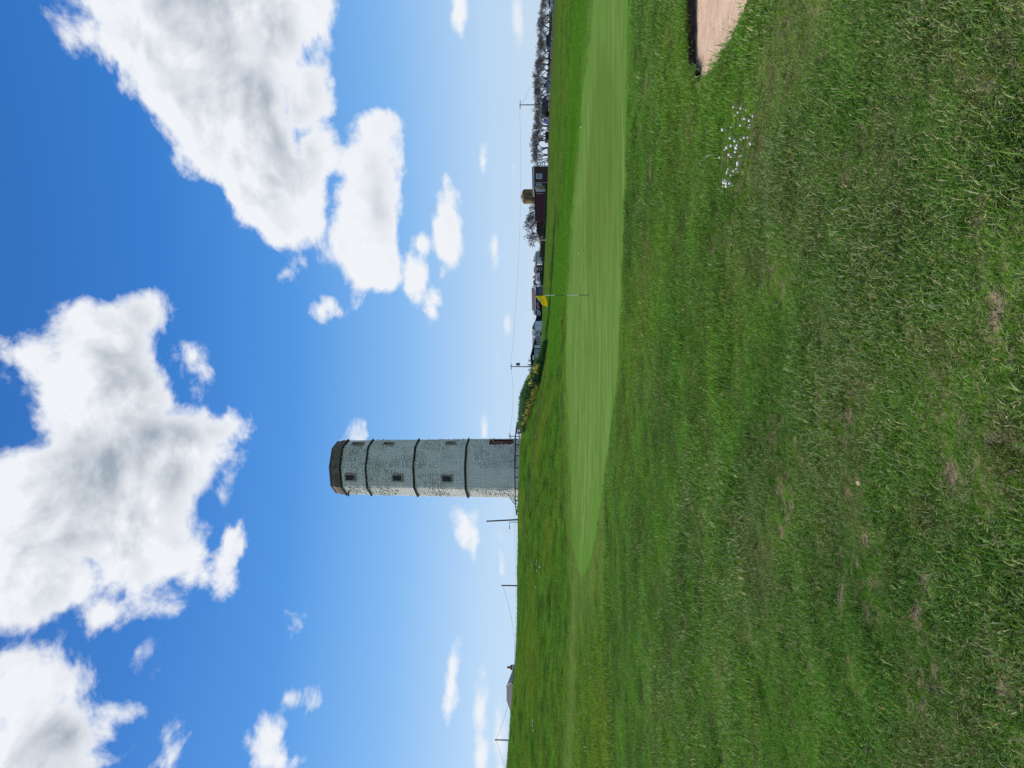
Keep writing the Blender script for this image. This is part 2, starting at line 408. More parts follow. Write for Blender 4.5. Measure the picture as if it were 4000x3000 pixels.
def submesh(name, sel, mat, centre=False):
    q = quads[sel]; used = np.unique(q); remap = np.full(len(V), -1, np.int64); remap[used] = np.arange(len(used))
    faces = [remap[q]]; VV = V[used]
    if centre:
        ring = remap[idx[0]]; VV = np.vstack([VV, [[0, 0, float(gz[0].mean())]]]); c = len(VV)-1
        faces.append(np.stack([np.full(NA, c), np.roll(ring, -1), ring], -1))
    me = mesh_np(name, VV, faces, True)
    for k, v in attrs.items():
        d = v.reshape(-1)[used].astype(np.float32)
        if centre: d = np.append(d, 0).astype(np.float32)
        at = me.attributes.new(k, 'FLOAT', 'POINT'); at.data.foreach_set('value', d)
    o = link(name, me, mat); o['kind'] = 'structure'
    return o

def grass_colour(t, kind):
    """turf colour shared by soil sheet and blades: kind is GEOMETRY or INSTANCER"""
    pos = t.n('ShaderNodeNewGeometry').outputs['Position']
    def A(nm): return t.n('ShaderNodeAttribute', attribute_name=nm, attribute_type=kind).outputs['Fac']
    p2 = t.v('MULTIPLY', pos, (1, 1, 0)).outputs[0]
    nA = t.noise(p2, 0.55, 4, 0.6); nB = t.noise(p2, 0.12, 3, 0.5); nC = t.noise(p2, 2.6, 4, 0.6)
    c = t.mix(t.smooth(nA, .36, .64), GD, GM)
    c = t.mix(t.m('MULTIPLY', t.smooth(nB, .46, .66), .75), c, GY)
    c = t.mix(t.m('MULTIPLY', t.smooth(nC, .48, .68), .60), c, GO)
    c = t.mix(t.m('MULTIPLY', A('zone_bright'), .8), c, GB)
    c = t.mix(t.m('MULTIPLY', A('zone_stripe'), .65), c, GS)
    c = t.mix(t.m('MULTIPLY', A('zone_left'), .85), c, GL)
    c = t.mix(t.m('MULTIPLY', A('straw'), .32), c, (.20,.20,.055))
    c = t.mix(t.m('MULTIPLY', A('zone_path'), .8), c, GP)
    return c, pos, nA, nC
GD = (.052,.150,.014); GM = (.165,.390,.026); GY = (.260,.350,.024); GO = (.170,.160,.050); GB = (.105,.325,.014); GS = (.180,.250,.07); GL = (.250,.385,.080); GP = (.17,.16,.09)

def ground_mat():
    m = bpy.data.materials.new('turf_soil'); m.use_nodes = True; t = NT(m.node_tree); bs = m.node_tree.nodes['Principled BSDF']
    c, pos, nA, nC = grass_colour(t, 'GEOMETRY')
    dist = t.v('LENGTH', pos).outputs['Value']
    soil = t.mix(t.smooth(t.noise(pos, 30, 4), .35, .65), (.12,.085,.06), (.30,.215,.15))
    near = t.smooth(dist, 9, 26, 1.0, 0.0)
    fine = t.noise(pos, 9.0, 4, .65)
    c = t.mix(t.smooth(dist, 80, 150, 0, .6), c, (.125,.175,.060))
    c = t.v('SCALE', c, scale=.60).outputs[0]  # turf darkened evenly: the blades' average self-shadow painted into the colour
    c2 = t.mix(t.smooth(fine, .3, .7), t.mix(0.35, c, (.012,.03,.008)), c)  # fine dark mottling, also painted for self-shadow among the blades
    bare = t.m('MAXIMUM', t.m('MULTIPLY', near, t.smooth(t.noise(pos, 14, 3), .42, .6, .0, .55)), t.n('ShaderNodeAttribute', attribute_name='bare', attribute_type='GEOMETRY').outputs['Fac'])
    c3 = t.mix(t.m('MULTIPLY', bare, .9), c2, soil)
    m.node_tree.links.new(c3, bs.inputs['Base Color'])
    bs.inputs['Roughness'].default_value = 1; bs.inputs['Specular IOR Level'].default_value = 0
    h = t.m('ADD', t.noise(pos, 6, 5, .7), t.m('MULTIPLY', t.noise(pos, 1.6, 3), 1.5))
    bp = t.n('ShaderNodeBump', {'Height': h, 'Strength': .9, 'Distance': .12}); m.node_tree.links.new(bp.outputs[0], bs.inputs['Normal'])
    return m
def green_mat():
    m = bpy.data.materials.new('mown_green'); m.use_nodes = True; t = NT(m.node_tree); bs = m.node_tree.nodes['Principled BSDF']
    pos = t.n('ShaderNodeNewGeometry').outputs['Position']
    def A(nm): return t.n('ShaderNodeAttribute', attribute_name=nm, attribute_type='GEOMETRY').outputs['Fac']
    st = t.v('MULTIPLY', pos, (.22, 1.0, 0)).outputs[0]
    n1 = t.noise(st, 1.1, 4, .6); n2 = t.noise(pos, .16, 3, .5); n3 = t.noise(pos, 18, 4, .7)
    c = t.mix(t.smooth(n1, .35, .65), (.108,.200,.034), (.205,.290,.080))
    c = t.mix(t.m('MULTIPLY', t.smooth(n2, .4, .65), .6), c, (.125,.235,.040))
    c = t.mix(t.m('MULTIPLY', A('zone_inner'), t.smooth(t.n('ShaderNodeSeparateXYZ', {0: pos}).outputs[0], 0.5, 6, .05, .50)), c, (.092,.150,.022))
    n5 = t.noise(t.v('MULTIPLY', pos, (.3, 1.0, 0)).outputs[0], 4.5, 3, .6)
    c = t.mix(t.smooth(n5, .40, .64, 0, .42), c, (.075,.165,.020))
    rim = t.smooth(t.m('ADD', A('zone_edge'), t.m('MULTIPLY', t.m('SUBTRACT', n5, .5), .4)), .0, .32, .75, 0.0)
    c = t.mix(rim, c, (.105,.235,.026))
    c = t.mix(t.smooth(n3, .35, .7, .0, .35), c, (.07,.12,.035))
    spots = t.n('ShaderNodeTexVoronoi', {'Vector': pos, 'Scale': 1.3, 'Randomness': 1.0}).outputs['Distance']
    c = t.mix(t.smooth(spots, .03, .05, .65, 0.0), c, (.04,.05,.02))
    m.node_tree.links.new(c, bs.inputs['Base Color']); bs.inputs['Roughness'].default_value = 1; bs.inputs['Specular IOR Level'].default_value = 0
    bp = t.n('ShaderNodeBump', {'Height': t.noise(pos, 40, 3, .7), 'Strength': .5, 'Distance': .02}); m.node_tree.links.new(bp.outputs[0], bs.inputs['Normal'])
    return m
def sand_mat():
    m = bpy.data.materials.new('bunker_sand'); m.use_nodes = True; t = NT(m.node_tree); bs = m.node_tree.nodes['Principled BSDF']
    pos = t.n('ShaderNodeNewGeometry').outputs['Position']
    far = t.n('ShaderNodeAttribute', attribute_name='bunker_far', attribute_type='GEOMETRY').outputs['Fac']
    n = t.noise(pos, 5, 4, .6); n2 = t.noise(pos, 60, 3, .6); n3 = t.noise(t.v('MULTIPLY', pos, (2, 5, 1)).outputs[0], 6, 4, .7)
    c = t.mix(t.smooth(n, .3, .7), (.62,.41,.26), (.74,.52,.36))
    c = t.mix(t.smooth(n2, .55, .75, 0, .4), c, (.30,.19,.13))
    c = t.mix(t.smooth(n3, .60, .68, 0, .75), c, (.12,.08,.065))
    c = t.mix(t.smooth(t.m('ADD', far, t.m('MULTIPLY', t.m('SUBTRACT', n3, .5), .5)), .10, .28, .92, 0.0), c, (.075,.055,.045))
    m.node_tree.links.new(c, bs.inputs['Base Color']); bs.inputs['Roughness'].default_value = .95; bs.inputs['Specular IOR Level'].default_value = .1
    h = t.m('ADD', t.noise(pos, 35, 4, .6), t.m('MULTIPLY', t.noise(t.v('MULTIPLY', pos, (1, 7, 1)).outputs[0], 4, 2), 1.2))
    bp = t.n('ShaderNodeBump', {'Height': h, 'Strength': .5, 'Distance': .03}); m.node_tree.links.new(bp.outputs[0], bs.inputs['Normal'])
    return m
M_earth = pmat('dark_earth', (.040,.030,.025), .95, .45, 6, .8, 14)
M_ground = ground_mat(); M_green = green_mat(); M_sand = sand_mat()
submesh('ground', ~fc_green & ~fc_bunk, M_ground, True)
submesh('putting_green', fc_green & ~fc_bunk, M_green)
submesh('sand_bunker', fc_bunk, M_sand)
def resample(pts, step):
    P_ = np.array(pts); d = np.concatenate([[0], np.cumsum(np.hypot(*(P_[1:]-P_[:-1]).T))]); t = np.arange(0, d[-1], step)
    return np.stack([np.interp(t, d, P_[:, 0]), np.interp(t, d, P_[:, 1])], -1)
bl = resample(L_bfar[3:-12] + L_bfar[-12:], .04)
for _ in range(12): bl[1:-1] = (bl[:-2] + bl[1:-1]*2 + bl[2:])/4
tg_ = np.gradient(bl, axis=0); tg_ /= np.linalg.norm(tg_, axis=1, keepdims=True)
nm_ = np.stack([tg_[:, 1], -tg_[:, 0]], -1)
mid_ = np.array([4.6, 6.9]); sgn = np.where(((mid_ - bl)*nm_).sum(1) > 0, 1, -1)[:, None]; nm_ = nm_*sgn       # towards the sand
dn_ = dist_line(L_bnear, bl[:, 0], bl[:, 1]); drop_ = .070*np.clip(dn_/1.0, 0, 1)**.8
hm = macro(bl[:, 0], bl[:, 1]) + .03
jit = vnoise(bl[:, 0]*7, bl[:, 1]*7, 4)
prof_ = [(-.10, .005, 0), (.04, .012, 1), (.080, -.008, 1), (.072, -.03, 1), (.095, -1.0, 1), (.15, -1.3, 1)]
BV = []
for off, zz_, jt in prof_:
    zc_ = hm + zz_ if zz_ > -.5 else hm - .03 - (drop_ + .01)*abs(zz_)
    o_ = (off + .05*jit*jt)[:, None]
    BV.append(np.concatenate([bl + nm_*o_, zc_[:, None]], 1))
nb = len(bl); BV = np.concatenate(BV); ii = np.arange(nb-1)
BF = np.concatenate([np.stack([j*nb+ii, j*nb+ii+1, (j+1)*nb+ii+1, (j+1)*nb+ii], -1) for j in range(len(prof_)-1)])
o_ = link('bunker_face', mesh_np('bunker_face', BV, [BF], True), M_earth); o_['kind'] = 'structure'

# ------------------------------------------------------------------ grass blades (clumps placed by geometry nodes)
def blade_mat(name, dry):
    m = bpy.data.materials.new(name); m.use_nodes = True; t = NT(m.node_tree); bs = m.node_tree.nodes['Principled BSDF']
    c, pos, nA, nC = grass_colour(t, 'INSTANCER')
    rnd = t.n('ShaderNodeAttribute', attribute_name='blade', attribute_type='GEOMETRY').outputs['Fac']
    far = t.smooth(t.v('LENGTH', pos).outputs['Value'], 6, 45, 1, 0.45)
    strw = t.n('ShaderNodeAttribute', attribute_name='straw', attribute_type='INSTANCER').outputs['Fac']
    c = t.mix(t.m('MULTIPLY', t.smooth(rnd, 0, .5, .75, 0), far), c, (.020,.060,.010))
    c = t.mix(t.m('MULTIPLY', t.smooth(rnd, .58, .66, 0, .7), far), c, (.22,.40,.09))
    c = t.mix(t.m('MULTIPLY', t.smooth(t.m('ADD', rnd, t.m('MULTIPLY', strw, .20)), .965, .985, 0, .85), far), c, (.55,.52,.28))
    c = t.mix(t.m('MULTIPLY', t.smooth(rnd, .98, .985, 0, .9), far), c, (.52,.38,.10))
    m.node_tree.links.new(c, bs.inputs['Base Color']); bs.inputs['Roughness'].default_value = .65; bs.inputs['Specular IOR Level'].default_value = .07
    tr = t.n('ShaderNodeBsdfTranslucent', {'Color': t.mix(.30, c, (.22,.40,.02))})
    mx = t.n('ShaderNodeMixShader', {0: .32, 1: bs.outputs[0], 2: tr.outputs[0]})
    m.node_tree.links.new(mx.outputs[0], m.node_tree.nodes['Material Output'].inputs[0])
    return m
M_blade = blade_mat('grass_blade', False)
def clump(name, n, rad, L, wd, lean, seed):
    r = np.random.default_rng(seed)
    bx = r.normal(0, rad*.5, n); by = r.normal(0, rad*.5, n)
    ang = r.uniform(0, 2*np.pi, n); ln = L*r.uniform(.5, 1.25, n); le = np.clip(r.normal(lean, .35, n), .1, 1.45)
    dx = np.cos(ang); dy = np.sin(ang); px = -dy; py = dx
    tw = r.uniform(-.6, .6, n)
    V = []; 
    def P(f, side, bend):
        a = le*bend
        h = ln*f*np.cos(a); o = ln*f*np.sin(a)
        ww = wd*side
        return np.stack([bx+dx*o+px*ww, by+dy*o+py*ww, h-.004], -1)
    v = np.stack([P(0, -.5, .5), P(0, .5, .5), P(.55, -.45, .75), P(.55, .45, .75), P(1, 0, 1.1)], 1).reshape(-1, 3)
    b = (np.arange(n)*5)[:, None]
    f4 = b + np.array([[0, 1, 3, 2]]); f3 = b + np.array([[2, 3, 4]])
    me = mesh_np(name, v, [f4, f3], False)
    at = me.attributes.new('blade', 'FLOAT', 'POINT'); at.data.foreach_set('value', np.repeat(r.uniform(0, 1, n), 5).astype(np.float32))
    me.materials.append(M_blade)
    return bpy.data.objects.new(name, me)
def scatter(name, pts, scl, idx, sources, extra, label, cat='grass'):
    n = len(pts)
    me = bpy.data.meshes.new(name); me.vertices.add(n); me.vertices.foreach_set('co', np.asarray(pts, np.float32).ravel())
    rot = np.stack([rng.normal(0, .12, n), rng.normal(0, .12, n), rng.uniform(0, 6.283, n)], -1).astype(np.float32)
    at = me.attributes.new('rot', 'FLOAT_VECTOR', 'POINT'); at.data.foreach_set('vector', rot.ravel())
    at = me.attributes.new('scl', 'FLOAT', 'POINT'); at.data.foreach_set('value', np.asarray(scl, np.float32))
    at = me.attributes.new('pick', 'INT', 'POINT'); at.data.foreach_set('value', np.asarray(idx, np.int32))
    for k, v in extra.items():
        at = me.attributes.new(k, 'FLOAT', 'POINT'); at.data.foreach_set('value', np.asarray(v, np.float32))
    o = link(name, me)
    tag(o, label, cat, kind='stuff')
    ng = bpy.data.node_groups.new(name + '_nodes', 'GeometryNodeTree')
    ng.interface.new_socket('Geometry', in_out='INPUT', socket_type='NodeSocketGeometry'); ng.interface.new_socket('Geometry', in_out='OUTPUT', socket_type='NodeSocketGeometry')
    t = NT(ng); gi = t.n('NodeGroupInput'); go = t.n('NodeGroupOutput')
    col = bpy.data.collections.new(name + '_clumps')
    for s_ in sources: col.objects.link(s_)
    ci = t.n('GeometryNodeCollectionInfo'); ci.inputs['Collection'].default_value = col; ci.inputs['Separate Children'].default_value = True; ci.inputs['Reset Children'].default_value = True
    def na(nm, ty): return t.n('GeometryNodeInputNamedAttribute', {'Name': nm}, data_type=ty).outputs[0]
    e2r = t.n('FunctionNodeEulerToRotation', {0: na('rot', 'FLOAT_VECTOR')})
    ip = t.n('GeometryNodeInstanceOnPoints', {'Points': gi.outputs[0], 'Instance': ci.outputs[0], 'Pick Instance': True, 'Instance Index': na('pick', 'INT'), 'Rotation': e2r.outputs[0], 'Scale': na('scl', 'FLOAT')})
    ng.links.new(ip.outputs[0], go.inputs[0])
    md = o.modifiers.new('scatter', 'NODES'); md.node_group = ng
    return o
ZONES = ('zone_bright', 'zone_stripe', 'zone_left', 'zone_path', 'straw')
def grid_sample(A, x, y):
    """value of a ground-sheet array at plan points in view"""
    r = np.hypot(x, y); t = np.degrees(np.arctan2(x, y))
    i = np.clip((np.log(r)-math.log(.35))/(math.log(5000)-math.log(.35))*(NR-1), 0, NR-1.001); j = np.clip((t+34)/.11, 0, 617)
    i0 = i.astype(int); j0 = j.astype(int); fi = i-i0; fj = j-j0
    return (A[i0,j0]*(1-fi)+A[i0+1,j0]*fi)*(1-fj)+(A[i0,j0+1]*(1-fi)+A[i0+1,j0+1]*fi)*fj
def field_points(r0, r1, dens, half=33.5):
    n = int(math.radians(2*half)*(r1*r1-r0*r0)/2*dens)
    r = np.sqrt(rng.uniform(r0*r0, r1*r1, n)); t = np.radians(rng.uniform(-half, half, n))
    x = r*np.sin(t); y = r*np.cos(t)
    ins_ = inside(P_green, x, y); dg_ = dist_line(P_green, x, y)
    keep = (dist_line(L_bnear, x, y) > .075) & (~ins_ | (dg_ < .35*(vnoise(x*1.5, y*1.5, 8)+.55))) & ~inside(P_bunk_full, x, y)
    x, y = x[keep], y[keep]
    return x, y
def plant(name, r0, r1, dens, src, smul, label, bare=0.0):
    x, y = field_points(r0, r1, dens)
    keep = np.ones(len(x), bool)
    if bare:
        bn = fbm(x*1.5, y*1.5, 55, 3) + .55*fbm(x*.35, y*.35, 71, 2)
        keep &= rng.uniform(0, 1, len(x)) > np.clip((bn - .42)*7, 0, .96)*bare
    keep &= rng.uniform(0, 1, len(x)) > bare_f(x, y)*.97
    x, y = x[keep], y[keep]
    z = grid_sample(gz, x, y)
    s = smul*(0.85 + 1.15*np.clip(fbm(x*2.6, y*2.6, 33, 3)+.12, -.40, .6))*rng.uniform(.8, 1.2, len(x))
    dg = dist_line(P_green, x, y)
    s = s*np.clip(np.where(inside(P_green, x, y), .30 - dg*.4, .34 + dg/np.where(y > 20, 5.0, 1.4)), .12, 1)
    zb = grid_sample(z_b, x, y); s = s*(1-.25*zb)*(1-.65*grid_sample(z_l, x, y))
    pk = rng.integers(0, len(src), len(x))
    ex = {k: grid_sample(attrs[k], x, y) for k in ZONES}
    return scatter(name, np.stack([x, y, z], -1), s, pk, src, ex, label)
nearc = [clump('near_tuft', 38, .070, .037, .0032, .85, 100+i) for i in range(7)]
midc = [clump('mid_tuft', 46, .14, .052, .0060, .8, 200+i) for i in range(6)]
farc = [clump('far_tuft', 46, .30, .095, .017, .7, 300+i) for i in range(5)]
plant('near_grass', 1.6, 6.0, 700, nearc, 1.0, 'short rough grass with straw blades and bare patches in the foreground', 1.0)
k_ = rng.integers(0, nb, 900); off_ = rng.uniform(-.16, .07, 900)
lp = bl[k_] + nm_[k_]*off_[:, None]; lz = hm[k_] + .004
scatter('bunker_lip_grass', np.concatenate([lp, lz[:, None]], 1), rng.uniform(.7, 1.25, 900), rng.integers(0, 7, 900), nearc, {k: np.zeros(900) for k in ZONES}, 'grass overhanging the dark earth face of the sand bunker')
plant('middle_grass', 6.0, 19.0, 210, midc, 1.0, 'short rough grass between the foreground and the putting green', .7)
plant('far_grass', 19.0, 95.0, 11, farc, 1.0, 'rough grass on the slopes behind the putting green', 0)

# ------------------------------------------------------------------ chalk tower
M_chalk = None
def chalk_mat(name, stones):
    m = bpy.data.materials.new(name); m.use_nodes = True; t = NT(m.node_tree); bs = m.node_tree.nodes['Principled BSDF']
    pos = t.n('ShaderNodeTexCoord').outputs['Object']
    n = t.noise(pos, .55, 4, .6); n2 = t.noise(pos, 3.5, 5, .65); n4 = t.noise(t.v('MULTIPLY', pos, (1, 1, .25)).outputs[0], 1.6, 4, .6)
    c = t.mix(t.smooth(n2, .3, .7), (.78,.755,.705), (.88,.865,.82))
    c = t.mix(t.smooth(n, .5, .72, 0, .5), c, (.52,.48,.40))
    c = t.mix(t.smooth(n4, .56, .74, 0, .45), c, (.50,.47,.40))
    if stones:
        tone = t.n('ShaderNodeAttribute', attribute_name='tone', attribute_type='GEOMETRY').outputs['Fac']
        c = t.mix(t.smooth(tone, 0, .35, .55, 0), c, (.42,.40,.35))
        c = t.mix(t.smooth(tone, .7, 1.0, 0, .5), c, (.86,.85,.82))
    else:
        c = t.mix(.6, c, (.20,.185,.16))
    m.node_tree.links.new(c, bs.inputs['Base Color']); bs.inputs['Roughness'].default_value = .9; bs.inputs['Specular IOR Level'].default_value = .2
    bp = t.n('ShaderNodeBump', {'Height': t.noise(pos, 9, 5, .7), 'Strength': .7, 'Distance': .06}); m.node_tree.links.new(bp.outputs[0], bs.inputs['Normal'])
    return m
M_stone = chalk_mat('chalk_rubble', True); M_mortar = chalk_mat('lime_mortar', False)
M_darkstone = pmat('weathered_stone', (.165,.135,.095), .9, .4, 1.5, .5, 8)
M_band = pmat('dark_band', (.040,.038,.036), .85, .3, 2, .3, 10)  # near-black tone: algae, with the ledge's shadow painted into the same colour
M_sur = pmat('window_stone', (.36,.325,.265), .9, .25, 3, .4, 12)
M_glass = pmat('dark_glass', (.014,.018,.032), .25, .2, 1, spec=.35)
M_glassb = pmat('blue_glass', (.20,.33,.46), .12, .2, 1, spec=.6)
M_white = pmat('white_paint', (.80,.82,.84), .5, .12, 2)
M_redwood = pmat('red_door_wood', (.16,.055,.045), .7, .3, 3)
M_metal = pmat('painted_dark_metal', (.022,.025,.030), .6, .3, 6)
TB = W(2035, 1829, 91.0); TB.z = float(macro(TB.x, 91.0)) - 0.1
def zat(px, D): return W(px, 1500, D).z
Z0 = 0.0; ZP = zat(1357, 91) - TB.z; ZT = zat(1319, 91) - TB.z
zc = [zat(1454, 91) - TB.z, zat(1634, 91) - TB.z, zat(1829, 91) - TB.z]
RB, RT_ = 3.74, 3.42
def rad(z): return RB + (RT_ - RB) * z / ZP
A_CAM = math.atan2(-TB.y, -TB.x)                # direction from the tower to the camera
tower = thing('chalk_tower', 'old octagonal whitewashed chalk stone lighthouse tower on the grassy rise', 'tower', TB)
def octo(r, z): return [(r*math.cos(A_CAM + i*math.pi/4), r*math.sin(A_CAM + i*math.pi/4), z) for i in range(8)]
def octo_slab(name, mat, prof, parent):
    mb = MB(); vs = []; n = 8
    for r, z in prof: vs += octo(r, z)
    m_ = len(prof)
    fs = [(j*n+i, j*n+(i+1) % n, (j+1)*n+(i+1) % n, (j+1)*n+i) for j in range(m_-1) for i in range(n)] + [tuple(range(n-1,-1,-1)), tuple(range((m_-1)*n, m_*n))]
    mb.add(vs, fs)
    return mb.build(name, mat, parent, base=(0,0,0))
octo_slab('wall', M_mortar, [(RB, -1.2), (RT_, ZP)], tower)
for z in [ZP] + zc: octo_slab('string_course', M_band, [(rad(z)+.02, z-.16), (rad(z)+.19, z-.08), (rad(z)+.21, z+.05), (rad(z)+.03, z+.11)], tower)
par = octo_slab('parapet', M_darkstone, [(RT_+.06, ZP+.11), (RT_+.04, ZP+.7), (RT_-.14, ZT+.02)], tower)
octo_slab('coping', M_darkstone, [(RT_-.06, ZT+.02), (RT_-.08, ZT+.14)], par)
octo_slab('roof', M_darkstone, [(RT_-.4, ZT+.14), (.5, ZT+.34)], tower)
# openings on each face: (face, height px, D, half width, half height, style)
def face_frame(k, z):
    a = A_CAM + (k + .5)*math.pi/4; ap = rad(z)*math.cos(math.pi/8)
    return a, Vector((ap*math.cos(a), ap*math.sin(a), z)), Vector((math.cos(a), math.sin(a), 0)), Vector((-math.sin(a), math.cos(a), 0))
# counter-clockwise from above: face 0 is right of the corner facing the camera as seen from above
OPEN = []
def face_of(left): return left
K_LEFT, K_RIGHT, K_FARRIGHT, K_FARLEFT = -1, 0, 1, -2   # to the left and right of the facing corner, as seen in the photograph
for px in (1368, 1552, 1746): OPEN.append((K_LEFT, zat(px, 87.8) - TB.z, .36, .55, 'window', .0))
for px, hw, hh in ((1394, .34, .60), (1515, .34, .52), (1760, .32, .50)): OPEN.append((K_FARRIGHT, zat(px, 89.6) - TB.z, hw, hh, 'window', -.25))
OPEN.append((K_FARRIGHT, zat(1957, 89.6) - TB.z, .52, 1.35, 'door', .1))
# rubble stones, laid in courses with gaps for the openings
SV = []; SQ = []; ST = []
z = -1.0; ci_ = 0
while z < ZP - .1:
    squared = None
    h = float(rng.uniform(.15, .25))
    for k in range(8):
        kk = k - 4
        zc_ = z + h/2
        side = 2*rad(zc_)*math.sin(math.pi/8)
        # squared chalk blocks in some patches, rubble elsewhere
        px_ = -side/2
        while px_ < side/2 - .02:
            blocky = vnoise(np.array([kk*3.1 + px_*.55]), np.array([zc_*.28]), 5)[0] > .08
            wdt = float(rng.uniform(.28, .46) if blocky else rng.uniform(.16, .46))
            x0 = px_; x1 = min(px_ + wdt, side/2); px_ += wdt
            if x1 - x0 < .04: continue
            xm = (x0 + x1)/2
            skip = any(kk == o[0] and abs(xm - o[5]) < o[2]+.12 and abs(zc_ - o[1]) < o[3]+.10 for o in OPEN)
            if skip: continue
            a, c0, nrm, tan = face_frame(kk, zc_)
            out = float(rng.uniform(.012, .022) if blocky else abs(rng.normal(.045, .042)) + .004)
            j = .006 if blocky else .030
            g = .008 if blocky else .016
            pts = []
            for (xx, zz2) in ((x0+g, z+g), (x1-g, z+g), (x1-g, z+h-g), (x0+g, z+h-g)):
                ap = rad(zz2)*math.cos(math.pi/8)
                base = Vector((ap*nrm.x, ap*nrm.y, zz2 + float(rng.normal(0, j)))) + tan*(xx + float(rng.normal(0, j)))
                pts.append(base)
            b0 = len(SV); ins = .012 if blocky else .028
            cc = sum(pts, Vector())/4
            SV += [tuple(p - nrm*.03) for p in pts] + [tuple(p + (cc-p)*(ins/.12) + nrm*(out + float(rng.normal(0, j*.3)))) for p in pts]
            SQ += [(b0, b0+1, b0+5, b0+4), (b0+1, b0+2, b0+6, b0+5), (b0+2, b0+3, b0+7, b0+6), (b0+3, b0, b0+4, b0+7), (b0+4, b0+5, b0+6, b0+7)]
            ST += [float(rng.uniform(.4, .8) if blocky else rng.uniform(0, 1))]*8
    z += h
me = mesh_np('rubble_stonework', np.array(SV), [np.array(SQ)])
at = me.attributes.new('tone', 'FLOAT', 'POINT'); at.data.foreach_set('value', np.array(ST, np.float32))
so = link('rubble_stonework', me, M_stone, tower); so['kind'] = 'stuff'
def opening(k, zc_, hw, hh, style, off):
    a, c0, nrm, tan = face_frame(k, zc_); c0 = c0 + tan*off
    def bx(mb, x0, x1, z0, z1, d0, d1):
        vs = [c0 + tan*x + Vector((0, 0, zz_)) + nrm*d for d in (d0, d1) for x, zz_ in ((x0, z0), (x1, z0), (x1, z1), (x0, z1))]
        mb.add(vs, [(0,3,2,1),(4,5,6,7),(0,1,5,4),(1,2,6,5),(2,3,7,6),(3,0,4,7)])
    t_ = .15
    wn = MB()
    bx(wn, -hw-t_, hw+t_, hh, hh+t_, -.06, .19); bx(wn, -hw-t_, hw+t_, -hh-t_, -hh, -.06, .23)
    bx(wn, -hw-t_, -hw, -hh, hh, -.06, .185); bx(wn, hw, hw+t_, -hh, hh, -.06, .185)
    fr = wn.build('window' if style == 'window' else 'doorway', M_sur if style == 'window' else M_redwood, tower, base=(0,0,0))
    if style == 'window':
        p = MB(); bx(p, -hw+.002, hw-.002, -hh+.002, hh-.002, -.05, .012); p.build('pane', M_glass, fr, base=(0,0,0))
        b = MB(); bx(b, -.025, .025, -hh+.003, hh-.003, .013, .03); bx(b, -hw+.003, hw-.003, -.02, .02, .013, .028); b.build('glazing_bar', M_metal, fr, base=(0,0,0))
    else:
        p = MB(); bx(p, -hw+.002, hw-.002, -hh+.002, hh-.002, -.05, .012); p.build('door', M_redwood, fr, base=(0,0,0))
        p = MB(); bx(p, -hw*.5, hw*.5, -.2, hh-.25, .014, .03); p.build('pane', M_glass, fr, base=(0,0,0))
for o_ in OPEN: opening(*o_)
a_, c0, nrm, tan = face_frame(K_FARLEFT, ZP - .62)
MB().tube(c0 + tan*.0 - nrm*.1, c0 + nrm*.75 + Vector((0,0,-.05)), .11, .10, 6).build('rain_spout', M_darkstone, tower, base=(0,0,0))

# ------------------------------------------------------------------ railing round the tower
RZ = zat(2011, 85.4)
rl = thing('tower_railing', 'dark metal post and rail fence ringing the foot of the chalk tower', 'railing', (TB.x, TB.y, TB.z))
def ringpt(i, z): 
    a = A_CAM + i*math.pi/4; return Vector((TB.x + 5.85*math.cos(a), TB.y + 5.85*math.sin(a), z))
zr = [RZ - (.12 if i in (3,4,5) else 0) for i in range(8)]
for i in range(8):
    p, q_ = ringpt(i, zr[i]), ringpt(i+1, zr[(i+1) % 8])
    MB().tube(p, q_, .07, n=6).build('rail', M_metal, rl)
    for f in (0.0, .36, .68):
        t0 = p.lerp(q_, f + (.06 if i % 2 else 0)); g = float(macro(t0.x, t0.y))
        MB().tube((t0.x, t0.y, g - .2), (t0.x, t0.y, t0.z), .06, n=6).build('post', M_metal, rl)
hs = thing('stair_handrail', 'short sloping dark handrail descending to the right of the tower railing', 'handrail', W(2035, 1660, 88))
p0, p1, p2 = W(2019, 1690, 88.5), W(2019, 1669, 88), W(2036, 1641, 86)
MB().path([p0, p1, p2], .05).build('rail', M_metal, hs)
for p in (p0.lerp(p1, .1), p1, p1.lerp(p2, .72)):
    MB().tube((p.x, p.y, float(macro(p.x, p.y)) - .2), p, .045, n=6).build('post', M_metal, hs)
bs_ = thing('step_railing', 'barred sloping metal railing beside the steps behind the left foot of the tower', 'railing', W(2025, 1957, 97))
q0, q1 = W(1989, 1940, 97), W(2010, 1970, 97)
MB().tube(q0, q1, .045, n=6).build('rail', M_metal, bs_)
MB().tube(q0 - Vector((0,0,.45)), q1 - Vector((0,0,.28)), .035, n=6).build('rail', M_metal, bs_)
for i in range(6):
    p = q0.lerp(q1, i/5); MB().tube((p.x, p.y, p.z - 1.5), p, .03, n=5).build('bar', M_metal, bs_)

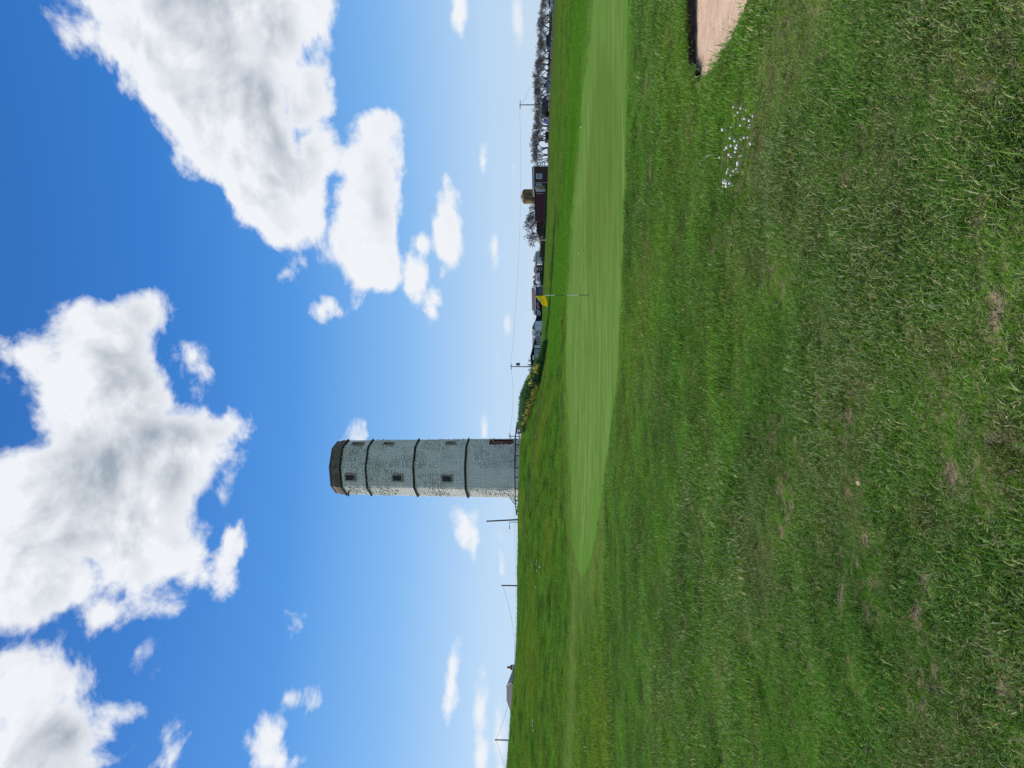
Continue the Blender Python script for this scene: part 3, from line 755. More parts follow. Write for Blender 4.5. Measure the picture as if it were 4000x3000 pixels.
# ------------------------------------------------------------------ poles, lamp and wires
M_pole = pmat('creosoted_wood', (.075,.060,.050), .85, .3, 4)
M_polegrey = pmat('grey_pole', (.13,.125,.12), .7, .25, 4)
M_ins = pmat('insulator', (.55,.62,.66), .3, .1, 4)
def gz_at(x, y): return float(macro(x, y))
def pole(name, label, cat, px_top, py_top, py_base, D, r, mat, cross=None, group=None):
    top = W(px_top, py_top, D); x = W(px_top, py_base, D).x; b = Vector((x, D, gz_at(x, D)))
    t_ = thing(name, label, cat, b, group)
    MB().tube(b - Vector((0,0,.5)), top, r, r*.8, 8).build('shaft', mat, t_)
    if cross:
        w_ = cross
        MB().box(top.x-w_, top.x+w_, top.y-r-.12, top.y-r-.01, top.z-.35, top.z-.22).build('crossarm', mat, t_)
        for s in (-.9, 0, .9):
            MB().lathe((top.x+s*w_, top.y-r-.06, top.z-.22), [(.05,0),(.07,.08),(.03,.18)], 8).build('insulator', M_ins, t_)
    return t_, top
pole('leaning_post', 'thick dark tarred post leaning slightly, just left of the tower railing', 'post', 1900, 2036, 2027, 90.5, .105, M_pole)
lt, ltop = pole('street_lamp', 'slim grey street lamp with a short arm behind the leaning post', 'street lamp', 1991, 2039, 2040, 150, .08, M_polegrey)
MB().tube(ltop, ltop + Vector((-1.2, 0, .06)), .05, n=6).build('arm', M_polegrey, lt)
MB().box(ltop.x-1.5, ltop.x-.9, ltop.y-.1, ltop.y+.1, ltop.z-.04, ltop.z+.1).build('lamp_head', M_polegrey, lt)
_, tp_tower = pole('telegraph_pole', 'thin wooden telegraph pole with pale insulators right beside the tower wall', 'telegraph pole', 1987, 1704, 1705, 150, .10, M_pole, .6, 'telegraph poles')
tr_, tp_trans = pole('telegraph_pole', 'telegraph pole carrying a grey transformer above the dark chalet roof', 'telegraph pole', 1993, 1432, 1433, 176, .13, M_polegrey, .7, 'telegraph poles')
c_ = W(2024, 1423, 176)
MB().box(c_.x-.35, c_.x+.35, c_.y-.85, c_.y-.2, c_.z-.45, c_.z+.45).build('transformer', M_polegrey, tr_)
_, tp_right = pole('telegraph_pole', 'wooden telegraph pole with a wide crossarm rising above the bare trees', 'telegraph pole', 2028, 410, 411, 182, .15, M_pole, 1.15, 'telegraph poles')
_, tp_left = pole('telegraph_pole', 'brown telegraph pole on the grassy skyline left of the tower', 'telegraph pole', 1958, 2287, 2287, 140, .15, M_pole, None, 'telegraph poles')
_, tp_far = pole('telegraph_pole', 'brown telegraph pole on the skyline at the far left', 'telegraph pole', 1933, 2890, 2890, 135, .14, M_pole, None, 'telegraph poles')
M_wire = pmat('wire', (.06,.06,.065), .6, .1, 1)
def wire(label, a, b, sag, r=.022):
    pts = [a.lerp(b, i/24) - Vector((0,0,sag*4*(i/24)*(1-i/24))) for i in range(25)]
    mb = MB()
    for p, q_ in zip(pts[:-1], pts[1:]): mb.tube(p, q_, r, n=4, cap=False)
    o = mb.build('overhead_wire', M_wire, None, base=a); tag(o, label, 'wire', 'overhead wires')
wire('sagging wire between the two brown telegraph poles left of the tower', tp_left - Vector((0,0,.3)), tp_far - Vector((0,0,.2)), 2.9, .025)
wire('wire leaving the far left telegraph pole out of the picture', tp_far - Vector((0,0,.2)), W(2000, 3300, 150), 1.2, .02)
wire('wire running from the transformer pole to the pole above the bare trees', tp_trans - Vector((0,0,.1)), tp_right - Vector((0,0,.1)), 1.1, .02)
wire('wire running from the transformer pole to the pole beside the tower', tp_trans - Vector((0,0,.1)), tp_tower - Vector((0,0,.1)), .7, .02)
wire('upper thin wire low over the skyline left of the tower', tp_tower - Vector((0,0,.1)), W(2008, 2640, 200), .9, .02)
wire('lower thin wire low over the skyline left of the tower', tp_tower - Vector((0,0,.5)), W(2012, 2640, 200), .9, .018)
wire('stay wire slanting down to the right from the pole above the trees', tp_right - Vector((0,0,.6)), W(2072, 330, 186), .2, .02)

# ------------------------------------------------------------------ roofs seen over the left hill
M_slate = pmat('dark_slate', (.050,.055,.070), .7, .3, 1.2, .3, 6)
M_rtile = pmat('red_tile', (.20,.085,.060), .8, .3, 1.5, .3, 6)
M_render = pmat('pale_render', (.50,.50,.50), .85, .15, 1)
M_brick = pmat('brown_brick', (.095,.062,.052), .9, .3, 2.0, .3, 9)
M_chim = pmat('orange_brick', (.28,.13,.09), .9, .3, 2.0)
D = 128; xl, xr_ = W(2000, 2800, D).x, W(2000, 2652, D).x; zr_ = zat(1975, D); ze = zat(2003, D)
b = Vector(((xl+xr_)/2, D, gz_at((xl+xr_)/2, D)))
h_ = thing('bungalow', 'dark hipped slate roof of a bungalow poking over the left hill', 'bungalow', b)
MB().box(xl+.4, xr_-.4, D, D+6, b.z-1, ze+.02).build('wall', M_render, h_)
rx0, rx1 = W(1975, 2765, D).x, W(1975, 2708, D).x
rf = MB().add([(xl,D-.4,ze),(xr_,D-.4,ze),(xr_,D+6.4,ze),(xl,D+6.4,ze),(rx0,D+3,zr_),(rx1,D+3,zr_)], [(0,1,5,4),(1,2,5),(2,3,4,5),(3,0,4),(0,3,2,1)]).build('roof', M_slate, h_)
MB().tube((rx1,D+2.95,zr_+.05),(xr_-.5,D-.35,ze+.12),.16,n=5).build('hip_ridge', M_polegrey, rf)
D = 150; c_ = W(2005, 2607, D); b = Vector((c_.x, D, gz_at(c_.x, D)))
h_ = thing('cottage', 'pale cottage gable with a red brick chimney peeping over the left hill', 'cottage', b)
MB().box(c_.x-.45, c_.x+.45, D-.4, D+.4, b.z-.5, zat(2000, D)).build('wall', M_render, h_)
MB().box(c_.x-.42, c_.x+.42, D-.42, D+.42, zat(2000, D), zat(1996, D)).build('roof', M_rtile, h_)
MB().add([*[(c_.x+sx_*r_, D+sy_*r_, zz_) for r_, zz_ in ((.42, zat(1996, D)), (.2, zat(1992, D))) for sx_, sy_ in ((-1,-1),(1,-1),(1,1),(-1,1))]],
         [(0,1,5,4),(1,2,6,5),(2,3,7,6),(3,0,4,7),(4,5,6,7),(0,3,2,1)]).build('shoulder', M_chim, h_)
MB().box(c_.x-.17, c_.x+.17, D-.17, D+.17, zat(1992, D), zat(1981, D)).build('chimney', M_chim, h_)


# ------------------------------------------------------------------ village
M_black = pmat('black_timber', (.018,.017,.020), .8, .3, 3, .2, 8)
M_brownwood = pmat('brown_timber', (.060,.040,.030), .85, .35, 2.5, .3, 9)
M_tan = pmat('tan_boards', (.26,.22,.13), .85, .25, 3, .2, 8)
M_maroon = pmat('maroon_sheet', (.085,.020,.038), .6, .35, 1.2, .15, 5)
M_felt = pmat('grey_felt', (.16,.165,.18), .85, .25, 2)
M_brownroof = pmat('brown_roof', (.115,.085,.075), .85, .25, 1.5, .2, 5)
M_purpleroof = pmat('dull_roof', (.105,.085,.095), .85, .3, 1.5, .2, 5)
M_pinkroof = pmat('pink_roof', (.42,.26,.22), .85, .25, 1.2)
M_stoneroof = pmat('lichen_roof', (.24,.21,.17), .85, .25, 1.2)
M_pblue = pmat('pale_blue_paint', (.62,.74,.84), .6, .12, 1.5)
M_blue = pmat('blue_paint', (.045,.10,.26), .6, .2, 1.5)
M_greyp = pmat('pale_grey_panel', (.74,.78,.82), .7, .12, 1.5)
M_lichen = pmat('lichen_concrete', (.20,.155,.085), .95, .4, .8, .5, 6, var2=(.27,.20,.09))
M_red = pmat('faded_red', (.25,.045,.035), .6, .3, 2)
M_darkg = pmat('dark_green_plastic', (.012,.035,.028), .6, .3, 2)
M_hedge = pmat('scrub_leaf', (.030,.060,.022), .8, .5, 6)
M_gorse = pmat('gorse_spines', (.105,.230,.070), .75, .45, 5)
M_gflow = pmat('gorse_flower', (.92,.82,.22), .7, .10, 5)
M_brscrub = pmat('brown_bramble', (.085,.062,.040), .9, .45, 5)
M_twig = pmat('bare_twigs', (.15,.128,.122), .9, .35, 1.5)
M_trunk = pmat('bare_trunk', (.060,.050,.045), .9, .3, 2)
M_wallst = pmat('wall_stone', (.30,.27,.23), .9, .3, 4, .4, 9)
M_wallst2 = pmat('tan_wall_block', (.36,.28,.21), .9, .25, 4, .4, 9)

def X(py, D): return W(2100, py, D).x
def Zp(px, D): return W(px, 1500, D).z
def quadbox(mb, pyl, pyr, pxt, pxb, D, y0, y1):
    """box seen between photograph columns pyl (left) and pyr (right), pxt (top) and pxb (bottom), at distance D, from y0 to y1"""
    return mb.box(X(pyl, D), X(pyr, D), D + y0, D + y1, Zp(pxb, D), Zp(pxt, D))
def rootthing(name, label, cat, py, D, group=None):
    x = X(py, D); return thing(name, label, cat, (x, D, gz_at(x, D)), group)
def win(parent, pyl, pyr, pxt, pxb, D, y, frame=M_white, glass=M_glassb, fw=.09, bars=0, name='window'):
    x0, x1, z0, z1 = X(pyl, D), X(pyr, D), Zp(pxb, D), Zp(pxt, D); Y = D + y
    mb = MB(); d0, d1 = Y-.07, Y+.05
    mb.box(x0, x1, d0, d1, z1-fw, z1); mb.box(x0, x1, d0, d1, z0, z0+fw); mb.box(x0, x0+fw, d0, d1, z0+fw, z1-fw); mb.box(x1-fw, x1, d0, d1, z0+fw, z1-fw)
    for i in range(bars):
        xx = x0 + (x1-x0)*(i+1)/(bars+1); mb.box(xx-fw*.4, xx+fw*.4, d0+.01, d1, z0+fw, z1-fw)
    wo_ = mb.build(name, frame, parent)
    MB().box(x0+fw*.9, x1-fw*.9, Y-.02, Y+.04, z0+fw*.9, z1-fw*.9).build('pane', glass, wo_)
    return wo_
def lowz(py, D): return gz_at(X(py, D), D) - .6

# dark chalet behind the gorse
D = 184; T = rootthing('timber_chalet', 'black timber gabled chalet with white framed windows half hidden by the gorse', 'chalet', 1405, D)
g0 = lowz(1405, D)
def pt(px, py, D): return (X(py, D), Zp(px, D))
MB().prism([(X(1466,D), g0), (X(1347,D), g0), pt(2085,1347,D), pt(2073,1391,D), pt(2079,1466,D)], D, D+8).build('wall', M_black, T)
MB().prism([pt(2078.5,1470,D), pt(2071.5,1391,D), pt(2073.5,1391,D), pt(2080.5,1470,D)], D-.5, D+8.4).build('roof', M_slate, T)
MB().prism([pt(2071.5,1390.8,D), pt(2089,1322,D), pt(2091.2,1322,D), pt(2074.5,1390.8,D)], D-.5, D+8.4).build('roof', M_felt, T)
win(T, 1387.2, 1365, 2088, 2110, D, -.02)
dr = win(T, 1403, 1387.6, 2088, 2118.5, D, -.02, name='door'); quadbox(MB(), 1401.5, 1389, 2106, 2117.5, D, -.09, -.05).build('panel', M_white, dr)
quadbox(MB(), 1406, 1388, 2081, 2086, D, -.8, -.03).build('awning', M_white, T)
win(T, 1436, 1414, 2087, 2106, D, -.02)
fd = win(T, 1359.5, 1348, 2087, 2116.5, D, -.02, fw=.12, bars=3, name='folding_door')
MB().tube((X(1423,D), D+3, Zp(2074,D)-.5), (X(1423,D), D+3, Zp(2059,D)), .11).build('flue', M_rtile, T)
MB().tube((X(1402,D), D+3, Zp(2073,D)-.4), (X(1402,D), D+3, Zp(2063,D)), .03, n=5).tube((X(1402,D)-.3, D+3, Zp(2063.5,D)), (X(1402,D)+.6, D+3, Zp(2063.5,D)), .02, n=5).build('aerial', M_metal, T)

# white chalet next to it
D = 186; T = rootthing('white_chalet', 'long white chalet with blue tinted windows beside the black gabled one', 'chalet', 1318, D)
g0 = lowz(1318, D)
MB().box(X(1345.6,D), X(1291,D), D, D+6, g0, Zp(2091,D)).build('wall', M_greyp, T)
x0, x1 = X(1352,D), X(1289,D)
MB().add([(x0,D-.4,Zp(2092,D)),(x1,D-.4,Zp(2092,D)),(x1,D+3,Zp(2078.5,D)),(x0,D+3,Zp(2078.5,D)),(x1,D+6.4,Zp(2092,D)),(x0,D+6.4,Zp(2092,D))],
         [(0,1,2,3),(3,2,4,5),(1,4,2),(0,3,5),(0,5,4,1)]).build('roof', M_felt, T)
MB().prism([pt(2092.5,1319,D), pt(2092.5,1308,D), pt(2080,1313,D)], D-.6, D+1.5).build('gablet', M_pblue, T)
for a in ((1306.5,1294,2094.5,2105),(1317,1311,2094,2110),(1325.5,1320.5,2093,2106),(1337.5,1332,2093,2116)): win(T, *a, D, -.02, frame=M_pblue, fw=.05)
tg = rootthing('storage_box', 'dark green storage box in front of the white chalet', 'box', 1302, 185)
quadbox(MB(), 1309.5, 1296.5, 2110.5, 2118, 184.4, 0, .9).build('body', M_darkg, tg)
quadbox(MB(), 1309.8, 1296.2, 2109.8, 2110.5, 184.4, -.04, .94).build('lid', M_darkg, tg)
bt = rootthing('bird_table', 'small dark bird table standing on a post before the white chalet', 'bird table', 1322, 184)
xb = X(1322, 184); MB().tube((xb,184,lowz(1322,184)+.5),(xb,184,Zp(2106,184)),.05,n=6).build('post', M_black, bt)
MB().prism([(xb-.45,Zp(2106,184)),(xb+.45,Zp(2106,184)),(xb,Zp(2102.5,184))],183.7,184.3).build('roof', M_black, bt)
D = 198; T = rootthing('pink_roofed_house', 'house with a pinkish roof showing above the white chalet', 'house', 1298, D)
x0, x1 = X(1309,D), X(1288,D); MB().box(x0,x1,D,D+5,lowz(1298,D),Zp(2088,D)).build('wall', M_render, T)
MB().add([(x0-.3,D-.3,Zp(2088,D)),(x1+.3,D-.3,Zp(2088,D)),(x1,D+2.5,Zp(2078,D)),(x0,D+2.5,Zp(2078,D)),(x1+.3,D+5.3,Zp(2088,D)),(x0-.3,D+5.3,Zp(2088,D))],[(0,1,2,3),(3,2,4,5),(1,4,2),(0,3,5),(0,5,4,1)]).build('roof', M_pinkroof, T)

# white chamfered end wall with a crescent mark
D = 185; T = rootthing('white_gable_chalet', 'white chalet with a cut-cornered end wall bearing a dark crescent mark', 'chalet', 1271, D)
g0 = lowz(1271, D)
MB().prism([(X(1289.5,D),g0),(X(1254,D),g0),pt(2093,1254,D),pt(2088,1260,D),pt(2087,1283,D),pt(2092,1289.5,D)],D,D+7).build('wall', M_pblue, T)
MB().prism([pt(2093.5,1252.5,D),pt(2086.6,1260,D),pt(2085.3,1284,D),pt(2092.5,1291,D),pt(2091,1291.5,D),pt(2078.5,1285,D),pt(2079.5,1277,D),pt(2091,1252,D)],D-.3,D+7.3).build('roof', M_stoneroof, T)
cm = MB(); cx_, cz_ = X(1271.3,D), Zp(2099,D); R_ = .20
pts_ = [(cx_+R_*math.cos(t), cz_+R_*math.sin(t)*1.0) for t in np.linspace(.2, math.pi-.2, 9)] + [(cx_+R_*.8*math.cos(t), cz_-.07+R_*.55*math.sin(t)) for t in np.linspace(math.pi-.3, .3, 9)]
cm.prism(pts_, D-.03, D+.01); cm.box(cx_-.03,cx_+.06,D-.03,D+.01,Zp(2102.6,D),Zp(2101.6,D)); cm.build('crescent_mark', M_metal, T)
MB().box(X(1274,D),X(1268.8,D),D-.03,D+.01,Zp(2110.4,D),Zp(2109.3,D)).box(X(1277,D),X(1275,D),D-.03,D+.01,Zp(2110,D),Zp(2109.3,D)).build('bar_mark', M_metal, T)

D = 187; T = rootthing('dark_shed', 'low black lean-to shed right of the crescent marked chalet', 'shed', 1243, D); g0 = lowz(1243, D)
MB().prism([(X(1253.5,D),g0),(X(1232,D),g0),pt(2097,1232,D),pt(2092,1253.5,D)],D,D+4).build('wall', M_black, T)
MB().prism([pt(2091,1254,D),pt(2096,1230.5,D),pt(2097.3,1230.5,D),pt(2092.3,1254,D)],D-.3,D+4.2).build('roof', M_felt, T)
MB().tube((X(1244.5,D),D+1,Zp(2093,D)),(X(1244.5,D),D+1,Zp(2080,D)),.025,n=5).tube((X(1246,D),D+1,Zp(2081,D)),(X(1243,D),D+1,Zp(2081,D)),.02,n=5).build('aerial', M_metal, T)
D = 188; T = rootthing('greenhouse', 'small white framed glazed lean-to between the black shed and the blue house', 'greenhouse', 1224, D)
quadbox(MB(), 1233, 1215, 2097, 2119, D, .1, 2.2).build('wall', M_brownwood, T)
win(T, 1233, 1215, 2097, 2111.5, D, .05, fw=.09, bars=4, glass=M_glassb)
quadbox(MB(), 1233.5, 1214.5, 2095.6, 2097, D, -.2, 2.4).build('roof', M_black, T)

# blue house with the long brown roof
D = 188; T = rootthing('blue_house', 'blue walled house under a long brown roof behind the yellow flag', 'house', 1165, D); g0 = lowz(1165, D)
x0, x1 = X(1212,D), X(1118,D)
MB().box(x0+.3,x1-.2,D,D+7,g0,Zp(2092,D)).build('wall', M_blue, T)
MB().add([(x0,D-.4,Zp(2091.5,D)),(x1,D-.4,Zp(2091.5,D)),(x1,D+3.5,Zp(2075.3,D)),(x0+.4,D+3.5,Zp(2077,D)),(x1,D+7.4,Zp(2091.5,D)),(x0,D+7.4,Zp(2091.5,D))],[(0,1,2,3),(3,2,4,5),(1,4,2),(0,3,5),(0,5,4,1)]).build('roof', M_brownroof, T)
MB().box(x0,x1,D-.47,D-.40,Zp(2093,D),Zp(2091.3,D)).build('fascia', M_white, T)
MB().prism([pt(2093,1130,D),pt(2093,1116,D),pt(2082,1118.5,D),pt(2076.5,1119,D)],D-.9,D-.5).build('gable_board', M_pblue, T)
win(T, 1190, 1184, 2094, 2100, D, -.02, fw=.06); win(T, 1160, 1152, 2094, 2100, D, -.02, fw=.06)
D = 186; T = rootthing('grey_outhouse', 'pale grey flat sided outhouse at the right end of the blue house', 'outhouse', 1111, D)
quadbox(MB(), 1117.5, 1105, 2097, 2119, D, 0, 2.5).build('wall', M_greyp, T)
MB().prism([pt(2093,1119,D),pt(2096,1104,D),pt(2097,1104,D),pt(2095,1119,D)],D-.2,D+2.7).build('roof', M_felt, T)
D = 185; T = rootthing('picket_fence', 'weathered grey picket fence in front of the blue house', 'fence', 1135, D)
pk_me = None
for i in range(20):
    py_ = 1118.5 + i*1.75
    if pk_me is None:
        o = MB().prism([(X(py_,D)-.045, lowz(py_,D)+.4),(X(py_,D)+.045, lowz(py_,D)+.4),(X(py_,D)+.045,Zp(2104.5,D)),(X(py_,D),Zp(2103.5,D)),(X(py_,D)-.045,Zp(2104.5,D))],D,D+.03).build('picket', M_polegrey, T); pk_me = o; X0 = X(py_, D)
    else:
        c = pk_me.copy(); COL.objects.link(c); c.parent = T; c.location = (X(py_,D)-X0, 0, 0)
for px in (2106.5, 2111): quadbox(MB(), 1152.5, 1118, px, px+1.2, D, .031, .07).build('rail', M_polegrey, T)
D = 186; T = rootthing('canoe', 'faded red upturned canoe lying against the hedge below the blue house', 'canoe', 1192, D)
cb = MB(); n_ = 9; prof = []
for i in range(n_):
    t = i/(n_-1); wv = math.sin(math.pi*t)**.6; xx = X(1205,D)+(X(1180,D)-X(1205,D))*t
    prof.append([(xx, D-.35*wv-.01, Zp(2106,D)), (xx, D-.3*wv, Zp(2106,D)+.22*wv+.02), (xx, D, Zp(2106,D)+.38*wv+.03), (xx, D+.35*wv+.01, Zp(2106,D))])
vs_ = [p for q_ in prof for p in q_]; fs_ = []
for i in range(n_-1):
    for j in range(3): fs_.append((4*i+j, 4*i+4+j, 4*i+5+j, 4*i+1+j))
cb.add(vs_, fs_).build('hull', M_red, T, smooth=True)
# house with brown roof behind, reddish hipped house with chimney
D = 196; T = rootthing('white_gabled_house', 'small house with reddish brown roof and white gable between caravan and blue house', 'house', 1104, D); g0 = lowz(1104, D)
MB().prism([(X(1114,D),g0),(X(1092,D),g0),pt(2093,1092,D),pt(2084,1097,D),pt(2093,1114,D)],D,D+6).build('wall', M_pblue, T)
MB().prism([pt(2082.6,1097,D),pt(2084,1112,D),pt(2096,1114.5,D),pt(2095.5,1113,D),pt(2085,1098,D)],D-.3,D+6.3).build('roof', M_rtile, T)
MB().prism([pt(2082.6,1097.2,D),pt(2094,1090.5,D),pt(2095.5,1090.5,D),pt(2085,1097.2,D)],D-.3,D+6.3).build('roof', M_brownroof, T)
D = 196; T = rootthing('chimney_house', 'dark red roofed house with an orange brick chimney behind the caravan', 'house', 1078, D); g0 = lowz(1078, D)
MB().box(X(1089,D),X(1066,D),D,D+6,g0,Zp(2095,D)).build('wall', M_brick, T)
x0,x1 = X(1091,D),X(1064,D); xm=(x0+x1)/2
rf = MB().add([(x0,D-.4,Zp(2096,D)),(x1,D-.4,Zp(2096,D)),(x1,D+6.4,Zp(2096,D)),(x0,D+6.4,Zp(2096,D)),(xm-.5,D+3,Zp(2085.5,D)),(xm+.5,D+3,Zp(2085.5,D))],[(0,1,5,4),(1,2,5),(2,3,4,5),(3,0,4),(0,3,2,1)]).build('roof', M_rtile, T)
MB().box(X(1080.5,D),X(1076,D),D+2,D+2.6,Zp(2092,D),Zp(2080,D)).build('chimney', M_chim, rf)
# caravan
D = 184; T = rootthing('caravan', 'white static caravan with a dark wide window behind a black fence', 'caravan', 1085, D)
x0,x1,z0,z1 = X(1103,D),X(1066,D),Zp(2107.5,D),Zp(2093,D)
MB().prism([(x0,z0),(x1-.15,z0),(x1,z0+.4),(x1-.25,z1-.15),(x1-.55,z1),(x0+.3,z1),(x0,z1-.25)],D,D+2.3).build('body', M_white, T)
win(T, 1094, 1078, 2098.5, 2104.5, D, -.02, fw=.05, glass=M_glass); win(T, 1101, 1096, 2099, 2104, D, -.02, fw=.05); win(T, 1075, 1070, 2097, 2103, D, -.02, fw=.05)
for py_ in (1094, 1076): MB().tube((X(py_,D),D+.02,z0-.25),(X(py_,D),D+.22,z0-.25),.30,n=12).build('wheel', M_black, T)
D = 182; T = rootthing('board_fence', 'black board fence in front of the white caravan', 'fence', 1078, D); first = None
for i in range(16):
    py_ = 1089 - i*1.5
    if first is None:
        first = MB().box(X(py_,D)-.046,X(py_,D)+.046,D,D+.03,lowz(py_,D),Zp(2107.4,D)).build('board', M_black, T); X0 = X(py_,D)
    else:
        c = first.copy(); COL.objects.link(c); c.parent = T; c.location = (X(py_,D)-X0, 0, rng.uniform(-.05,.05))
for px in (2109.5, 2115): quadbox(MB(), 1090, 1065, px, px+1.3, D, .031, .08).build('rail', M_black, T)

# vehicles -------------------------------------------------------------
M_tyre = pmat('tyre', (.015,.015,.016), .85, .2, 5); M_rim = pmat('alloy_rim', (.35,.37,.39), .35, .1, 5, metal=.6)
def paint(name, c): return pmat(name, c, .3, .06, 1, spec=.6)
def car(label, py_c, D, L, H, mat, kind, flip, cat, rise=0.0, ln_name='parked_car'):
    x0 = X(py_c, D); b = (x0, D, gz_at(x0, D) + rise); T = thing(ln_name, label, cat, b, 'vehicles parked under the bare trees')
    s = -1 if flip else 1; Wd = 1.75
    def pr(P): 
        q_ = [(b[0]+s*x*L, b[2]+z*H) for x, z in P]
        return q_ if s > 0 else q_[::-1]
    r = .20*H + .02
    lower = [(-.5,.22),(-.47,.16),(.47,.16),(.5,.25),(.495,.45),(.47,.56),(.22,.62),(-.36,.62),(-.49,.58)]
    if kind == 'pickup': roof = [(-.06,.60),(.24,.60),(.12,.97),(.06,1.0),(-.04,.98)]
    elif kind == 'suv': roof = [(-.49,.60),(.24,.60),(.10,.96),(.02,1.0),(-.40,.98)]
    else: roof = [(-.46,.60),(.22,.60),(.06,.96),(-.06,1.0),(-.28,.96)]
    body = MB().prism(pr(lower), D, D+Wd)
    q_ = pr(roof); n = len(q_); ins = .16
    body.add([(x, D+.02, z) if z < b[2]+.7*H else (x, D+ins, z) for x, z in q_] + [(x, D+Wd-.02, z) if z < b[2]+.7*H else (x, D+Wd-ins, z) for x, z in q_],
             [tuple(range(n)), tuple(range(2*n-1, n-1, -1))] + [(i, i+n, (i+1)%n+n, (i+1)%n) for i in range(n)])
    body.build('body', mat, T)
    def sidewin(a0, a1, t0, t1):
        P = pr([(a0,.64),(a1,.64),(t1,.92),(t0,.92)])
        vs = [(x, D-.015+(0.03 if k < 2 else ins-.02), z) for k, (x, z) in enumerate(P)] if s > 0 else [(x, D-.015+(0.03 if k > 1 else ins-.02), z) for k, (x, z) in enumerate(P)]
        MB().add(vs + [(x, y+.02, z) for x, y, z in vs], [(0,1,2,3),(7,6,5,4),(0,4,5,1),(1,5,6,2),(2,6,7,3),(3,7,4,0)]).build('window', M_glass, T)
    if kind == 'pickup': sidewin(.10,.20,.10,.12); sidewin(-.04,.08,-.03,.08)
    else: sidewin(.06,.19,.05,.08); sidewin(-.16,.04,-.16,.03); sidewin(-.40,-.18,-.33,-.18)
    for wx in (-.31, .32):
        for yy in (D-.03, D+Wd-.19):
            wx_ = b[0]+s*wx*L; wz = b[2]+r
            wl = MB().tube((wx_, yy, wz),(wx_, yy+.22, wz), r, n=16).build('wheel', M_tyre, T)
            if yy < D+.5: MB().tube((wx_, yy-.012, wz),(wx_, yy+.05, wz), r*.62, n=12).build('rim', M_rim, wl)
    hx = b[0]+s*.485*L; MB().box(hx-.06, hx+.06, D-.012, D+.25, b[2]+.43*H, b[2]+.53*H).build('headlight', M_ins, T)
    tx = b[0]-s*.485*L; MB().box(tx-.05, tx+.05, D-.012, D+.2, b[2]+.46*H, b[2]+.58*H).build('tail_light', M_red, T)
    return T
P_silver = paint('silver_paint', (.42,.46,.52)); P_dark = paint('black_paint', (.014,.015,.018)); P_grey = paint('blue_grey_paint', (.13,.16,.20)); P_deep = paint('dark_blue_paint', (.018,.024,.040))
c1 = car('silver car at the far right with its bonnet towards the trees', 17, 170, 4.3, 1.45, P_silver, 'car', True, 'car')
MB().box(c1.location.x-.95, c1.location.x-.25, 170.3, 170.36, c1.location.z+1.0, c1.location.z+1.32).build('windscreen_reflection', M_red, c1)  # red reflection on the windscreen, put in as a thin red box
car('black off-road car parked alone beneath the bare trees', 148, 171, 4.5, 1.6, P_dark, 'suv', False, 'car')
car('blue-grey pickup with dark cab next to the white post', 338, 168, 5.1, 1.62, P_grey, 'pickup', False, 'pickup')
D = 171; T = rootthing('box_trailer', 'dark blue boxy trailer standing behind the blue-grey pickup', 'trailer', 392, D, 'vehicles parked under the bare trees')
MB().prism([(X(429,D),Zp(2145.5,D)),(X(357,D),Zp(2143,D)),(X(356,D),Zp(2128,D)),(X(366,D),Zp(2117,D)),(X(429,D),Zp(2116,D))],D+3,D+5.2).build('body', P_deep, T)
for py_ in (412, 378): MB().tube((X(py_,D),D+2.95,gz_at(X(py_,D),D)+.35),(X(py_,D),D+3.2,gz_at(X(py_,D),D)+.35),.36,n=14).build('wheel', M_tyre, T)
quadbox(MB(), 400, 385, 2121, 2127, D, 2.96, 3.01).build('window', M_glass, T)
D = 172; T = rootthing('tarpaulin_heap', 'bright blue tarpaulin heap between the bare trunks', 'tarpaulin', 472, D)
hb = MB(); c_ = (X(472.5,D), D, Zp(2143,D))
hb.lathe(c_, [(.62,-.3),(.60,.2),(.52,.6),(.38,1.0),(.15,1.25)], 9).build('sheet', paint('tarp_blue', (.03,.09,.36)), T)
def plain_post(label, py, D, pxt, r, mat, cat='post', group=None):
    x = X(py, D); T = thing('post', label, cat, (x, D, gz_at(x, D)), group)
    MB().tube((x,D,gz_at(x,D)-.4),(x,D,Zp(pxt,D)),r,r*.9,8).build('shaft', mat, T)
    MB().lathe((x,D,Zp(pxt,D)), [(r*.9,0),(r*1.05,.03),(r*.4,.10)],8).build('cap', mat, T)
plain_post('white post standing in front of the blue-grey pickup', 369, 164, 2129, .09, M_white)
plain_post('black post at the nearer door of the silver car', 13, 166, 2145, .08, M_black)
for py_, txt in ((470,'below the blue tarpaulin heap'),(488,'just right of the blue tarpaulin'),(503,'nearest the end of the tan block wall'),(515,'at the corner of the small brown shed')):
    plain_post('short pale marker post '+txt, py_, 160, 2147.5, .06, M_wallst, group='short pale marker posts')

# brown house, sheds, tank ----------------------------------------------
D = 176; T = rootthing('brown_house', 'brown brick house with a flat pale fascia and white windows', 'house', 690, D); g0 = lowz(690, D)
MB().box(X(735,D),X(650,D),D,D+7,g0,Zp(2085,D)).build('wall', M_brick, T)
MB().prism([(X(738,D),Zp(2086,D)),(X(648,D),Zp(2086,D)),(X(655,D),Zp(2078,D)),(X(738,D),Zp(2079.5,D))],D-.4,D+7.4).build('roof', M_felt, T)
MB().prism([(X(738.5,D),Zp(2086.5,D)),(X(648.5,D),Zp(2086.5,D)),(X(649.5,D),Zp(2083.4,D)),(X(738.5,D),Zp(2083.8,D))],D-.5,D-.41).build('fascia', M_white, T)
win(T, 699, 679, 2094, 2117, D, -.02, fw=.12); win(T, 729, 718, 2095, 2117, D, -.02, fw=.12)
MB().tube((X(714,D),D-.08,g0),(X(714,D),D-.08,Zp(2086,D)),.055,n=6).build('drainpipe', M_white, T)
D = 174; T = rootthing('slatted_gate', 'grey slatted garden gate at the right end of the brown house', 'gate', 641, D)
